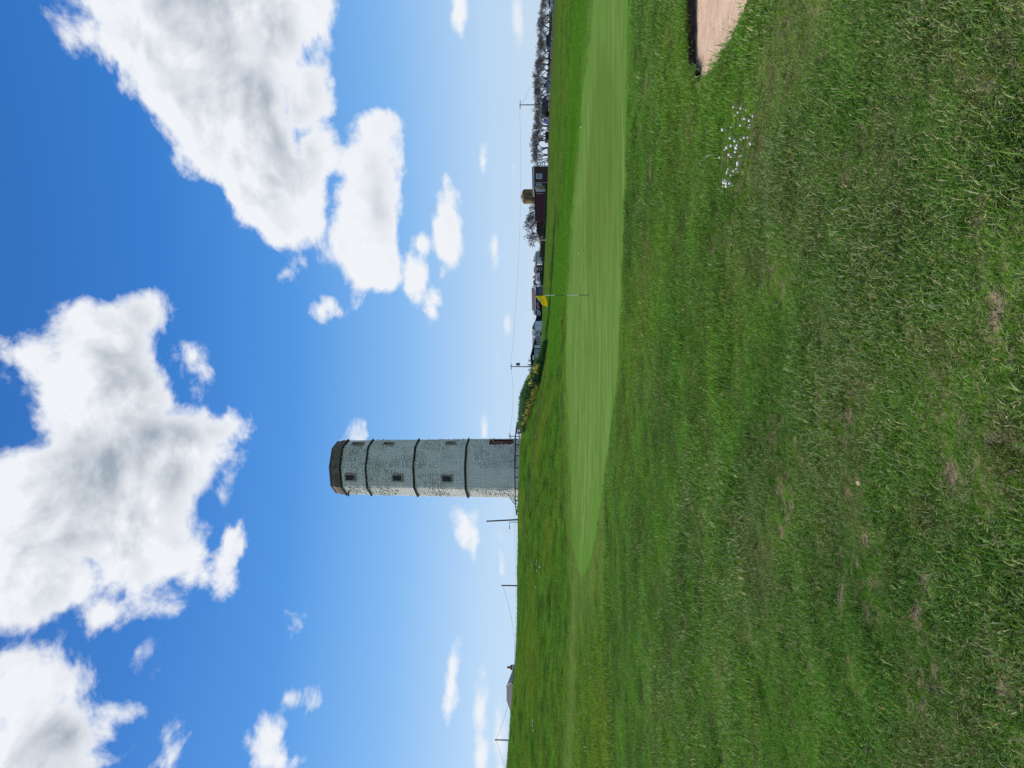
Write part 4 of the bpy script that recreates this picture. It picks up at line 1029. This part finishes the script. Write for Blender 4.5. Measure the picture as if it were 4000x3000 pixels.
for px in (2099, 2108, 2117, 2126): quadbox(MB(), 648, 634, px, px+3, D, .06, .12).build('slat', M_felt, T)
for py_ in (648, 634.5): MB().box(X(py_,D)-.06,X(py_,D)+.06,D-.06,D+.06,lowz(py_,D),Zp(2095,D)).build('post', M_felt, T)
D = 172; T = rootthing('tan_shed', 'narrow tan boarded shed between the brown house and the maroon shed', 'shed', 730, D)
quadbox(MB(), 735, 725.5, 2092, 2146, D, 0, 2).build('wall', M_tan, T)
MB().prism([pt(2091.5,735.4,D),pt(2089.5,725,D),pt(2091,725,D),pt(2093,735.4,D)],D-.1,D+2.1).build('roof', M_tan, T)
D = 173; T = rootthing('maroon_shed', 'long dark maroon sheet metal shed with a pale door at its right end', 'shed', 800, D); g0 = lowz(800, D)
MB().box(X(864,D),X(738,D),D,D+4,g0,Zp(2091.5,D)).build('wall', M_maroon, T)
MB().box(X(864.6,D),X(737.4,D),D-.2,D+4.2,Zp(2091.5,D),Zp(2089.5,D)).build('roof', M_black, T)
dr = quadbox(MB(), 748.5, 738.6, 2092.5, 2137, D, -.06, -.002).build('door', M_greyp, T)
for px in (2096, 2105, 2114): quadbox(MB(), 746.5, 740.5, px, px+6.5, D, -.08, -.061).build('pane', M_pblue, dr)
MB().box(X(756.6,D),X(755.6,D),D-.03,D-.002,Zp(2122,D),Zp(2096,D)).build('pale_strip', M_white, T)
D = 174; T = rootthing('brown_shed', 'weathered brown shed with a low ridged roof left of the maroon shed', 'shed', 900, D); g0 = lowz(900, D)
MB().prism([(X(923,D),g0),(X(866,D),g0),pt(2100,866,D),pt(2096,900,D),pt(2107,923,D)],D,D+4).build('wall', M_brownwood, T)
MB().prism([pt(2106.5,925,D),pt(2095,900,D),pt(2099,865,D),pt(2100.3,865,D),pt(2096.4,900,D),pt(2108,925,D)],D-.2,D+4.2).build('roof', M_black, T)
D = 174; T = rootthing('small_brown_shed', 'small square brown shed under the bare trees beside the tan wall', 'shed', 530, D)
quadbox(MB(), 546, 514, 2131.5, 2148, D, 0, 2.4).build('wall', M_brownwood, T)
quadbox(MB(), 547, 513, 2130, 2131.5, D, -.15, 2.6).build('roof', M_black, T)
D = 190; T = rootthing('storage_tank', 'round lichen-brown concrete tank with a domed top and dark drainpipe', 'tank', 767.5, D)
xt = X(767.5, D); rt = (X(739.5,D)-X(796,D))/2; gt = gz_at(xt, D)
MB().lathe((xt, D, 0), [(rt*.86, gt-.5),(rt*.88,Zp(2090,D)),(rt*.93,Zp(2085,D)),(rt,Zp(2079,D)),(rt,Zp(2050,D))], 36).build('drum', M_lichen, T, smooth=False)
dm = MB().lathe((xt, D, 0), [(rt*1.0,Zp(2050,D)+.002),(rt*.95,Zp(2045.5,D)),(rt*.78,Zp(2041,D)),(rt*.5,Zp(2038.3,D)),(rt*.2,Zp(2037,D)),(.05,Zp(2036.7,D))], 36).build('dome', M_lichen, T, smooth=True)
MB().lathe((xt-.1, D-.1, 0), [(.55,Zp(2038.5,D)),(.5,Zp(2035.8,D)),(.2,Zp(2034.6,D))], 12).build('hatch', M_lichen, dm)
MB().tube((xt, D-rt-.05, Zp(2086,D)),(xt, D-rt-.05, Zp(2055,D)),.07,n=6).build('drainpipe', M_black, T)
MB().box(xt-.1,xt+.1,D-rt-.12,D-rt-.02,Zp(2088,D),Zp(2082,D)).build('hopper', M_white, T)

# houses in the middle
D = 186; T = rootthing('hipped_house', 'dark brown house with a dull purple hipped roof right of the caravan', 'house', 1045, D); g0 = lowz(1045, D)
x0,x1 = X(1067,D),X(1031.5,D)
MB().box(x0+.2,x1,D,D+6,g0,Zp(2095,D)).build('wall', M_brick, T)
xp = X(1050,D)
MB().add([(x0-.2,D-.4,Zp(2096,D)),(X(1020,D),D-.4,Zp(2095.5,D)),(X(1020,D),D+6.4,Zp(2095.5,D)),(x0-.2,D+6.4,Zp(2096,D)),(xp-.3,D+3,Zp(2084,D)),(xp+.6,D+3,Zp(2084,D))],[(0,1,5,4),(1,2,5),(2,3,4,5),(3,0,4),(0,3,2,1)]).build('roof', M_purpleroof, T)
quadbox(MB(), 1057.5, 1046.5, 2098, 2100.6, D, -.3, -.02).build('awning', M_white, T)
win(T, 1056, 1046.5, 2106, 2116, D, -.02, fw=.08, glass=M_glass)
D = 184; T = rootthing('bungalow', 'bungalow with a white fascia, big panes and maroon base in front of brown conifers', 'bungalow', 1005, D); g0 = lowz(1005, D)
MB().box(X(1019,D),X(984,D),D,D+6,g0,Zp(2094.5,D)).build('wall', M_brick, T)
x0,x1 = X(1022,D),X(981,D)
MB().add([(x0,D-.35,Zp(2093,D)),(x1,D-.35,Zp(2093,D)),(x1,D+6.3,Zp(2093,D)),(x0,D+6.3,Zp(2093,D)),(x0+1,D+3,Zp(2086,D)),(x1-1,D+3,Zp(2087,D))],[(0,1,5,4),(1,2,5),(2,3,4,5),(3,0,4),(0,3,2,1)]).build('roof', M_brownroof, T)
MB().box(x0,x1,D-.42,D-.352,Zp(2095,D),Zp(2092.6,D)).build('fascia', M_white, T)
win(T, 1006, 984.5, 2096.5, 2107.5, D, -.03, frame=M_greyp, fw=.06, bars=3)
quadbox(MB(), 1006.5, 984, 2107.6, 2119, D, -.06, -.01).build('base_panel', M_maroon, T)
win(T, 1018.5, 1007, 2098, 2114, D, -.03, fw=.14)
quadbox(MB(), 1031.4, 1020, 2098, 2118.5, D, .2, 3).build('porch', M_white, T)

# walls of loose blocks
def block_wall(label, name, py0, py1, D, pxt, n, mat, hh):
    T = rootthing(name, label, 'wall', (py0+py1)/2, D)
    for i in range(n):
        f = (i+.5)/n; py_ = py0+(py1-py0)*f; x = X(py_, D); wd = abs(X(py0,D)-X(py1,D))/n
        if rng.uniform() < .12: continue
        z0 = gz_at(x, D)-.1; h = hh*float(rng.uniform(.75, 1.15)); a = wd*.5*float(rng.uniform(.8,.98)); j = lambda: float(rng.normal(0,.03))
        y0 = D+float(rng.normal(0,.06))
        vs = [(x-a+j(),y0+j(),z0),(x+a+j(),y0+j(),z0),(x+a+j(),y0+.45+j(),z0),(x-a+j(),y0+.45+j(),z0),(x-a*.92+j(),y0+.03+j(),z0+.1+h+j()),(x+a*.92+j(),y0+.03+j(),z0+.1+h+j()),(x+a*.92+j(),y0+.42+j(),z0+.1+h+j()),(x-a*.92+j(),y0+.42+j(),z0+.1+h+j())]
        MB().add(vs,[(0,3,2,1),(4,5,6,7),(0,1,5,4),(1,2,6,5),(2,3,7,6),(3,0,4,7)]).build('stone', mat, T)
block_wall('row of pale grey stone blocks edging the field below the cars', 'stone_kerb', 440, -30, 166, 2156, 56, M_wallst, .38)
block_wall('low tan block wall right of the small brown shed', 'block_wall', 513, 456, 167, 2142, 9, M_wallst2, .48)
block_wall('loose tan stones along the track by the trees', 'stone_edging', 636, 552, 168, 2142, 12, M_wallst2, .26)

# ------------------------------------------------------------------ bare trees
def tree_meshes(seed, H, spread):
    r = random.Random(seed); tr = MB(); tw = MB()
    def grow(p, d, L, rad_, lvl):
        n = 2 if lvl < 3 else 1
        q_ = p
        for i in range(n):
            d2 = (d + Vector((r.gauss(0,.16), r.gauss(0,.16), r.gauss(.02,.10)))).normalized()
            e = q_ + d2*(L/n); r2 = rad_*(.86 if n == 2 else .6)
            (tr if lvl < 2 else tw).tube(q_, e, max(rad_, .014), max(r2, .012), 6 if lvl < 2 else (4 if lvl < 4 else 3), cap=False)
            q_, d, rad_ = e, d2, r2
        if lvl >= 5: return
        k = r.choice((2,3,3)) if lvl < 3 else r.choice((3,3,4))
        for i in range(k):
            a = r.uniform(0, 6.28); tilt = r.uniform(.35, .85)
            o = d.orthogonal().normalized(); o.rotate(__import__('mathutils').Quaternion(d, a))
            nd = (d*math.cos(tilt) + o*math.sin(tilt)*spread); nd.z = nd.z*.8 + .12
            grow(q_, nd.normalized(), L*r.uniform(.62,.82), rad_*.66, lvl+1)
    for s_ in range(2):
        grow(Vector((r.uniform(-.15,.15),r.uniform(-.15,.15),-.2)), Vector((r.gauss(0,.22),r.gauss(0,.2),1)).normalized(), H*.27, .10, 0)
    def fin(mb, nm, mat):
        me = bpy.data.meshes.new(nm); me.from_pydata(mb.V, [], mb.F); me.update(); me.materials.append(mat); return me
    zt = sorted(v[2] for v in tw.V)[int(len(tw.V)*.985)]
    return fin(tr, 'trunk', M_trunk), fin(tw, 'crown', M_twig), zt
TM = [tree_meshes(40+i, 4.2, 1.0) for i in range(6)]
def put_tree(label, py, D, pxtop, k, group, wide=1.0):
    x = X(py, D); g = gz_at(x, D); me_t, me_c, zt = TM[k % len(TM)]
    o = bpy.data.objects.new('bare_tree', None); COL.objects.link(o); o.location = (x, D, g)
    s_ = (Zp(pxtop, D) - g)/zt; o.scale = (s_*wide, s_*wide, s_); o.rotation_euler = (0, 0, float(rng.uniform(0, 6.28)))
    tag(o, label, 'tree', group)
    for nm, me in (('trunk', me_t), ('crown', me_c)):
        c = bpy.data.objects.new(nm, me); COL.objects.link(c); c.parent = o
row = [(-25,2113),(8,2112),(36,2108),(62,2104),(88,2099),(112,2096),(135,2098),(158,2099),(182,2097),(206,2095),(230,2092),(255,2089),(280,2085),(302,2081),(322,2079),(348,2086),(372,2088),(396,2084),(420,2081),(444,2085),(468,2087),(488,2082),(508,2078),(532,2074),(556,2072),(580,2072),(604,2073),(624,2080)]
LAND = [(17,'silver car'),(148,'black off-road car'),(338,'blue-grey pickup'),(410,'crossarm pole'),(472,'blue tarpaulin heap'),(530,'small brown shed'),(660,'brown house')]
ORD = ['first','second','third','fourth','fifth','sixth','seventh']
def tree_labels(pys, which):
    res = []
    for p in pys:
        lm = min(LAND, key=lambda l: abs(l[0]-p)); side = 'right' if p < lm[0] else 'left'
        same = sorted([q for q in pys if min(LAND, key=lambda l: abs(l[0]-q)) == lm and (q < lm[0]) == (p < lm[0])], key=lambda q: abs(q-lm[0]))
        res.append('bare wind-trimmed tree in the %s row, %s to the %s of the %s' % (which, ORD[same.index(p)], side, lm[1]))
    return res
for i, ((py_, pt_), lb) in enumerate(zip(row, tree_labels([p for p, _ in row], 'front'))):
    put_tree(lb, py_, 176 + (i % 3)*1.5, pt_, i, 'bare trees in the front row')
back_ = list(range(-18, 625, 27))
for i, (py_, lb) in enumerate(zip(back_, tree_labels(back_, 'back'))):
    tp_ = np.interp(py_, [p for p, _ in row], [q_ for _, q_ in row]) + 3
    put_tree(lb, py_, 184 + (i % 3)*2, tp_, i+3, 'bare trees in the back row', 1.1)
for i, (py_, pt_, txt, D_) in enumerate([(806,2078,'low bare tree touching the left side of the domed tank',186),(828,2068,'second bare tree left of the domed tank',190),(850,2060,'third bare tree left of the domed tank',187),(872,2054,'fourth bare tree left of the domed tank',191),(894,2046,'tallest bare tree, directly over the brown shed roof',188),(914,2050,'bare tree just left of the tallest one over the brown shed',191),(936,2060,'outermost bare tree at the left end of the clump over the brown shed',189)]):
    put_tree(txt, py_, D_, pt_, i+1, 'bare trees behind the sheds', .95)

# ------------------------------------------------------------------ bushes built from leaf tufts
def tuft_mesh(name, P, size, per, mat, up=.6, seed=1):
    r = np.random.default_rng(seed); n = len(P)*per
    c = np.repeat(np.asarray(P), per, 0) + r.normal(0, size*.5, (n, 3))
    d = r.normal(0, 1, (n, 3)); d[:, 2] = np.abs(d[:, 2])*up + .15; d /= np.linalg.norm(d, axis=1, keepdims=True)
    o = np.cross(d, r.normal(0, 1, (n, 3))); o /= np.linalg.norm(o, axis=1, keepdims=True)
    L = size*r.uniform(.6, 1.4, (n, 1)); w_ = L*.22
    v = np.stack([c - o*w_, c + o*w_, c + d*L], 1).reshape(-1, 3)
    me = mesh_np(name, v, [np.arange(n*3).reshape(-1, 3)])
    me.materials.append(mat); return me
def bush(name, label, cat, spots, mat, size, per, dens, group=None, flower=None, seed=1):
    """spots: (centre, half width, half depth, height)"""
    r = np.random.default_rng(seed); base = Vector(spots[0][0]); T = thing(name, label, cat, base, group)
    P = []; st = MB()
    for (c, hx_, hy_, hz_) in spots:
        n = int(dens*(hx_*hz_ + hx_*hy_)*6)
        a = r.uniform(0, 2*np.pi, n); zz_ = r.uniform(0, 1, n); k = r.uniform(.55, 1.0, n)*(1+.25*vnoise(np.cos(a)*2+c[0], zz_*3+c[1], 3))
        rr_ = np.sqrt(np.clip(1-zz_**2, .02, 1))*k
        P.append(np.stack([c[0]-base.x + hx_*rr_*np.cos(a), c[1]-base.y + hy_*rr_*np.sin(a), c[2]-base.z + hz_*zz_*k], -1))
        for q_ in range(4): st.tube((c[0],c[1],c[2]-.2),(c[0]+r.uniform(-.5,.5)*hx_, c[1]+r.uniform(-.5,.5)*hy_, c[2]+hz_*.75),.04,.015,5,cap=False)
    P = np.concatenate(P)
    c = bpy.data.objects.new('foliage', tuft_mesh(name+'_foliage', P, size, per, mat, seed=seed)); COL.objects.link(c); c.parent = T
    st.build('stems', M_trunk, T)
    return T, P
r_ = np.random.default_rng(5)
# gorse bank
gp = np.array([1335,1360,1380,1440,1470,1500,1540,1580,1640,1668,1682]); gt_ = np.array([2133,2124,2117,2090,2075,2058,2042,2037,2035,2037,2046]); gb_ = np.array([2134,2133,2132,2126,2122,2118,2111,2105,2083,2066,2050])
T = thing('gorse_bank', 'dense dark green gorse thicket on the bank with a drift of yellow blossom', 'gorse', (X(1520,74), 74, gz_at(X(1520,74),74)))
base = Vector(T.location)
n = 15000; py_ = r_.uniform(1336, 1682, n); f = r_.uniform(0, 1, n)
top = np.interp(py_, gp, gt_); bot = np.interp(py_, gp, gb_)
thick_ = (bot-top)/2800*74*1.6
ang = f*np.pi*.95; Dd = 72.0 + thick_*1.1*(1-np.cos(ang))*.9
xx = (1500-py_)/2800*Dd
gz_l = macro(xx, Dd)
ztop = EYE + (2140-top)/2800*Dd
u_ = np.sin(np.clip(ang, 0, np.pi))**.55
depth_k = r_.uniform(.82, 1.0, n)
zz_ = gz_l + np.maximum(ztop-gz_l, .12)*u_*depth_k*(1+.16*fbm(xx*1.1, Dd*1.1, 4, 3))
P = np.stack([xx-base.x, Dd-base.y, zz_-base.z], -1)
c = bpy.data.objects.new('foliage', tuft_mesh('gorse_foliage', P, .20, 7, M_gorse, 1.2, 9)); COL.objects.link(c); c.parent = T
FC = [(1523,2101,16,9),(1540,2097,14,10),(1560,2090,14,7),(1578,2080,12,9),(1598,2074,14,7),(1612,2069,10,6),(1630,2061,16,9),(1642,2064,12,8),(1662,2049,8,4),(1530,2092,8,5),(1436,2104,14,7),(1452,2096,10,5),(1470,2078,9,3),(1495,2082,9,4),(1510,2105,7,4),(1480,2074,8,2)]
FP = []
for (py0, px0, sp, sx_) in FC:
    k = int(sp*sx_*.30)+2
    for _ in range(k):
        a, b2 = r_.normal(py0, sp*.55), r_.normal(px0, sx_*.55)
        d2 = np.abs(py_-a)*1.0 + np.abs((2140-(zz_-EYE)/Dd*2800) - b2)*1.0 + (f > .5)*999 - depth_k*25
        i = int(np.argmin(d2)); FP.append(P[i] + np.array([r_.normal(0,.15), -.30, .10+r_.normal(0,.10)]))
c = bpy.data.objects.new('blossom', tuft_mesh('gorse_blossom', np.array(FP), .14, 4, M_gflow, 1.0, 3)); COL.objects.link(c); c.parent = T
st = MB()
for i in range(0, n, 300): st.tube((xx[i], Dd[i]+.1, gz_l[i]-.2), (xx[i], Dd[i], zz_[i]-.1), .03, .012, 5, cap=False)
st.build('stems', M_trunk, T)
# low scrub strip in front of the village
sp_ = []
for k, (py0, py1, pt_, D_) in enumerate([(955,735,2122,166),(1110,955,2120,168)]):
    L_ = []
    for a in np.arange(py1, py0, 7):
        x = X(a, D_); L_.append(((x, D_+float(r_.normal(0,.6)), gz_at(x, D_)-.1), .55, .6, float(r_.uniform(.35,.9))))
    bush('scrub_hedge', ['low dark green scrub along the foot of the maroon and brown sheds','low dark green scrub along the verge below bungalow and caravan'][k], 'hedge', L_, M_hedge, .17, 5, 26, seed=20+k)
def shrub(name, label, pys, pxt, D_, mat, hw, seed, cat='shrub', size=.2):
    L_ = [((X(a, D_), D_+float(r_.normal(0,.3)), gz_at(X(a,D_),D_)-.1), hw, hw*.9, Zp(t_, D_)-gz_at(X(a,D_),D_)+.1) for a, t_ in zip(pys, pxt)]
    bush(name, label, cat, L_, mat, size, 5, 22, seed=seed)
shrub('bramble_thicket', 'brown bramble thicket between the brown shed and the white fascia bungalow', [935,950,965,978], [2110,2107,2109,2108], 178, M_brscrub, 1.1, 31, 'brambles')
shrub('conifer_clump', 'brownish green conifers rising behind the white fascia bungalow', [988,998,1008,1018,1026], [2094,2088,2083,2082,2089], 194, pmat('brown_conifer', (.085,.075,.040), .9, .4, 4), .75, 32, 'conifers')
shrub('dark_hedge', 'dark hedge under the wall of the blue house', [1156,1165,1176,1187,1198,1208], [2103,2102,2105,2107,2104,2103], 187, M_hedge, .75, 33, 'hedge')
shrub('grey_shrub', 'loose grey-green shrub above the small greenhouse', [1216,1222,1229], [2081,2080,2084], 194, pmat('grey_shrub_leaf', (.10,.095,.075), .9, .4, 4), .6, 34, size=.16)
shrub('roofline_bush', 'twiggy bush showing above the roof of the black chalet', [1412,1428,1444], [2066,2064,2064], 196, pmat('twiggy_bush', (.11,.10,.085), .9, .4, 4), .7, 35, size=.22)
shrub('bramble_thicket', 'dark brambles beneath the bare trees left of the box trailer', [436,444,452], [2124,2122,2128], 173, M_brscrub, .7, 36, 'brambles')
shrub('bramble_thicket', 'dark brambles below the bare trees right of the black car', [60,74,90,104], [2147,2149,2148,2146], 170, M_brscrub, .8, 37, 'brambles')
shrub('bramble_thicket', 'dark brambles below the bare trees between black car and pickup', [215,235,255,275,290], [2140,2142,2139,2141,2136], 172, M_brscrub, .8, 38, 'brambles')

# ------------------------------------------------------------------ things on the course
M_flag = pmat('yellow_cloth', (.86,.70,.015), .6, .06, 2, var2=(.90,.76,.03))
def add_translucency(m, f):
    t = NT(m.node_tree); out = m.node_tree.nodes['Material Output']; bs = m.node_tree.nodes['Principled BSDF']
    src = bs.inputs['Base Color'].links[0].from_socket
    tr = t.n('ShaderNodeBsdfTranslucent', {'Color': src}); mx = t.n('ShaderNodeMixShader', {0: f, 1: bs.outputs[0], 2: tr.outputs[0]})
    m.node_tree.links.new(mx.outputs[0], out.inputs[0])
add_translucency(M_flag, .5); add_translucency(M_gflow, .65); add_translucency(M_gorse, .4)
def flagstick(label, px_b, py, px_top, D, flag_px, segs, r):
    x = X(py, D); g = gz_at(x, D) + .0; T = thing('flagstick', label, 'flag', (x, D, g), 'golf flags')
    zt_ = Zp(px_top, D)
    n = len(segs)
    for i in range(n):
        z0 = g - .05 + (zt_-g+.05)*i/n; z1 = g - .05 + (zt_-g+.05)*(i+1)/n
        MB().tube((x,D,z0),(x,D,z1),r,n=10).build('stick_section', M_white if segs[i] else M_metal, T)
    return T, x, g, zt_
gp_ = G(2300, 1156); Dp = gp_.y
T, x, g, zt_ = flagstick('golf flagstick with a yellow flag and black and white bands on the putting green', 2300, 1153.5, 2122, Dp, None, (0,1,0,1), .0115)
MB().lathe((x, Dp, g-.03), [(.054,0),(.054,.031),(.045,.032)], 16).build('hole_liner', M_black, T)
MB().lathe((x, Dp, zt_-.02), [(.0115,0),(.018,.01),(.018,.34),(.006,.36)], 8).build('flag_sleeve', M_black, T)
# drooping flag: hoist edge on the stick, fly edge blown down to the left
nu, nv = 14, 8; fv = []; H_ = Zp(2089, Dp) - zt_ - .0
A0 = W(2088.5, 1152.5, Dp); A1 = W(2126, 1152.5, Dp); B0 = W(2119, 1193, Dp); B1 = W(2138.5, 1196, Dp)
MB().tube((x,Dp,zt_+.3),(x,Dp,A0.z+.01),.0105,n=10).build('stick_section', M_white, T)
for i in range(nu+1):
    u = i/nu
    for j in range(nv+1):
        v_ = j/nv
        p = A0.lerp(A1, v_).lerp(B0.lerp(B1, v_), u)
        p.y += .07*math.sin(v_*5.5 + u*3.0)*u**.6 + .10*u*(v_-.4)
        p.z -= .05*math.sin(u*3.14)*(.4+v_*.5)
        fv.append(p)
fl = MB(); N1 = (nu+1)*(nv+1)
fl.add(fv + [p + Vector((0,.006,0)) for p in fv], [(i*(nv+1)+j, i*(nv+1)+j+1, (i+1)*(nv+1)+j+1, (i+1)*(nv+1)+j) for i in range(nu) for j in range(nv)] + [(N1+i*(nv+1)+j, N1+(i+1)*(nv+1)+j, N1+(i+1)*(nv+1)+j+1, N1+i*(nv+1)+j+1) for i in range(nu) for j in range(nv)])
fl.build('flag', M_flag, T, smooth=True)
D2 = 150; T, x, g, zt_ = flagstick('distant golf flagstick with a small yellow flag by the brown shed', 2134, 938, 2098, D2, None, (1,), .06)
fl = MB(); q0 = W(2095, 938, D2); q1 = W(2107, 938, D2); q2 = W(2104, 941, D2)
fl.prism([(q0.x, q0.z),(q1.x, q1.z),(W(2105,943,D2).x, W(2105,943,D2).z),(W(2098,942,D2).x, W(2098,942,D2).z)], D2-.1, D2-.06); fl.build('flag', M_flag, T)
M_ball = pmat('ball_white', (.80,.80,.78), .4, .04, 9)
def golfball(label, px, py):
    p = G(px, py); 
    me = bpy.data.meshes.new('golf_ball'); import bmesh
    bm = bmesh.new(); bmesh.ops.create_icosphere(bm, subdivisions=3, radius=.032)
    for v_ in bm.verts:                                   # dimples
        q_ = v_.co.normalized(); v_.co *= 1 - .02*max(0, math.sin(q_.x*19)*math.sin(q_.y*19)*math.sin(q_.z*19))
    bm.to_mesh(me); bm.free(); me.polygons.foreach_set('use_smooth', np.ones(len(me.polygons), bool))
    o = link('golf_ball', me, M_ball, None, (p.x, p.y, float(macro(p.x, p.y))+.035)); tag(o, label, 'golf ball', 'golf balls')
golfball('white golf ball lying on the putting green to the right of the flag', 2264, 990)
golfball('white golf ball on the far right edge of the putting green', 2272, 497)
golfball('small white golf ball in the rough behind the flagstick', 2176, 1166)

# white mushrooms in the rough near the bunker
M_cap = pmat('mushroom_cap', (.78,.75,.68), .55, .08, 30); M_capy = pmat('mushroom_cream', (.72,.64,.42), .6, .10, 30); M_stalk = pmat('mushroom_stalk', (.30,.30,.16), .7, .1, 30)
MS = [(357,80,9),(450,103,10),(512,143,7),(422,180,10),(390,233,8),(603,218,6),(637,245,10),(500,293,11),(468,308,7),(587,325,13),(590,403,8),(573,452,7),(450,415,10),(323,443,6),(220,487,14),(306,641,12),(368,690,13),(520,632,11),(566,631,9),(470,668,8),(605,742,13),(312,776,12),(260,810,14),(403,768,11),(393,812,17),(230,852,8),(375,890,12),(284,940,13),(314,983,9),(176,988,9),(438,972,8),(485,958,7),(408,1085,15),(398,1128,10),(385,1196,9),(358,1232,11),(398,1252,7),(300,1198,8),(293,1244,9),(286,1278,8),(328,1312,9),(256,1398,8),(238,1440,14),(285,1448,16),(320,1453,13),(282,1507,14),(214,1507,8),(340,1496,6)]
import bmesh
def MCL(m_): return 0 if m_[1] < 470 else (1 if m_[1] < 1000 else (2 if m_[1] < 1350 else 3))
def ORDN(k): return ['', 'second','third','fourth','fifth','sixth','seventh','eighth','ninth','tenth','eleventh','twelfth','thirteenth','fourteenth','fifteenth','sixteenth','seventeenth','eighteenth','nineteenth','twentieth','twenty-first','twenty-second'][k]
for i, (zx, zy, rad_) in enumerate(MS):
    px = 2780 + zx*.2169; py2 = 400 + zy*.2169
    a, b, cc = ray(px, py2); k = 1.53/(-cc) ; x, y = a*k, b*k
    g = float(grid_sample(gz, np.array([x]), np.array([y]))[0]); r0 = rad_*.2169*.5*y/F*2*2.1
    cream = rad_ <= 8 and i % 2 == 0
    grp = [m_ for m_ in MS if MCL(m_) == MCL(MS[i])]; rank = sorted(grp, key=lambda m_: -m_[0]).index(MS[i])
    T = thing('mushroom', '%s mushroom in the %s, %s' % ('small cream' if cream else ('large white' if rad_ >= 12 else 'white'), ['group next to the bunker', 'middle group', 'thin group left of the middle', 'dense leftmost clump'][MCL(MS[i])], 'nearest to the camera' if rank == 0 else '%s nearest to the camera' % ORDN(rank)), 'mushroom', (x, y, g), 'mushrooms scattered below the bunker')
    ctr = (x, y, g); hh = .048
    MB().lathe(ctr, [(r0*.4,-.01),(r0*.34,hh*.5),(r0*.38,hh)], 8).build('stalk', M_stalk, T, smooth=True)
    MB().lathe(ctr, [(r0*.5,hh-.001),(r0*.95,hh),(r0*1.0,hh+r0*.35),(r0*.82,hh+r0*.9),(r0*.45,hh+r0*1.2),(.0008,hh+r0*1.28)], 12).build('cap', M_capy if cream else M_cap, T, smooth=True)
# pale daisies dotted over the far left slope
DR = sorted([2190,2203,2213,2216,2229,2293,2814,2822,2834,2853,1691,1708], reverse=True)
M_daisy = pmat('daisy_petal', (.80,.80,.80), .6, .05, 9)
for i, (px, py2) in enumerate([(2106,2190),(2104,2203),(2120,2213),(2117,2216),(2107,2229),(2103,2293),(2091,2814),(2090,2822),(2090,2834),(2095,2853),(2075,1691),(2098,1708)]):
    p = G(px, py2); dd = p.y; T = thing('daisy', 'tiny white daisy on the grassy far slope, %s of twelve counted from the left' % (ORDN(DR.index(py2)) or 'first'), 'daisy', (p.x, p.y, p.z), 'daisies on the far slope')
    MB().tube(p, p + Vector((0,0,.16)), .006, n=5).build('stem', M_hedge, T)
    MB().lathe((p.x,p.y,p.z+.15), [(.02,0),(.085,.03),(.075,.045),(.02,.05)], 9).build('petals', M_daisy, T)
# fallen leaf in the foreground
a, b, cc = ray(3360, 1888); k = 1.55/(-cc); p = Vector((a*k, b*k, 0)); p.z = float(grid_sample(gz, np.array([p.x]), np.array([p.y]))[0])
lf = MB(); n_ = 9; L_ = .034
for i in range(n_):
    t = i/(n_-1); wv = .011*math.sin(math.pi*min(1, t*1.05))**.8
    lf.V += [(p.x-wv, p.y+(t-.5)*L_*.8, p.z+.045+.012*t), (p.x+wv, p.y+(t-.5)*L_*.8, p.z+.045+.012*t+.004)]
lf.F += [(2*i, 2*i+1, 2*i+3, 2*i+2) for i in range(n_-1)]
o = lf.build('fallen_leaf', pmat('dry_leaf', (.48,.36,.22), .8, .2, 60), None, base=p); sd = o.modifiers.new('thickness', 'SOLIDIFY'); sd.thickness = .001
tag(o, 'single pale beige fallen leaf lying on the foreground grass', 'leaf')
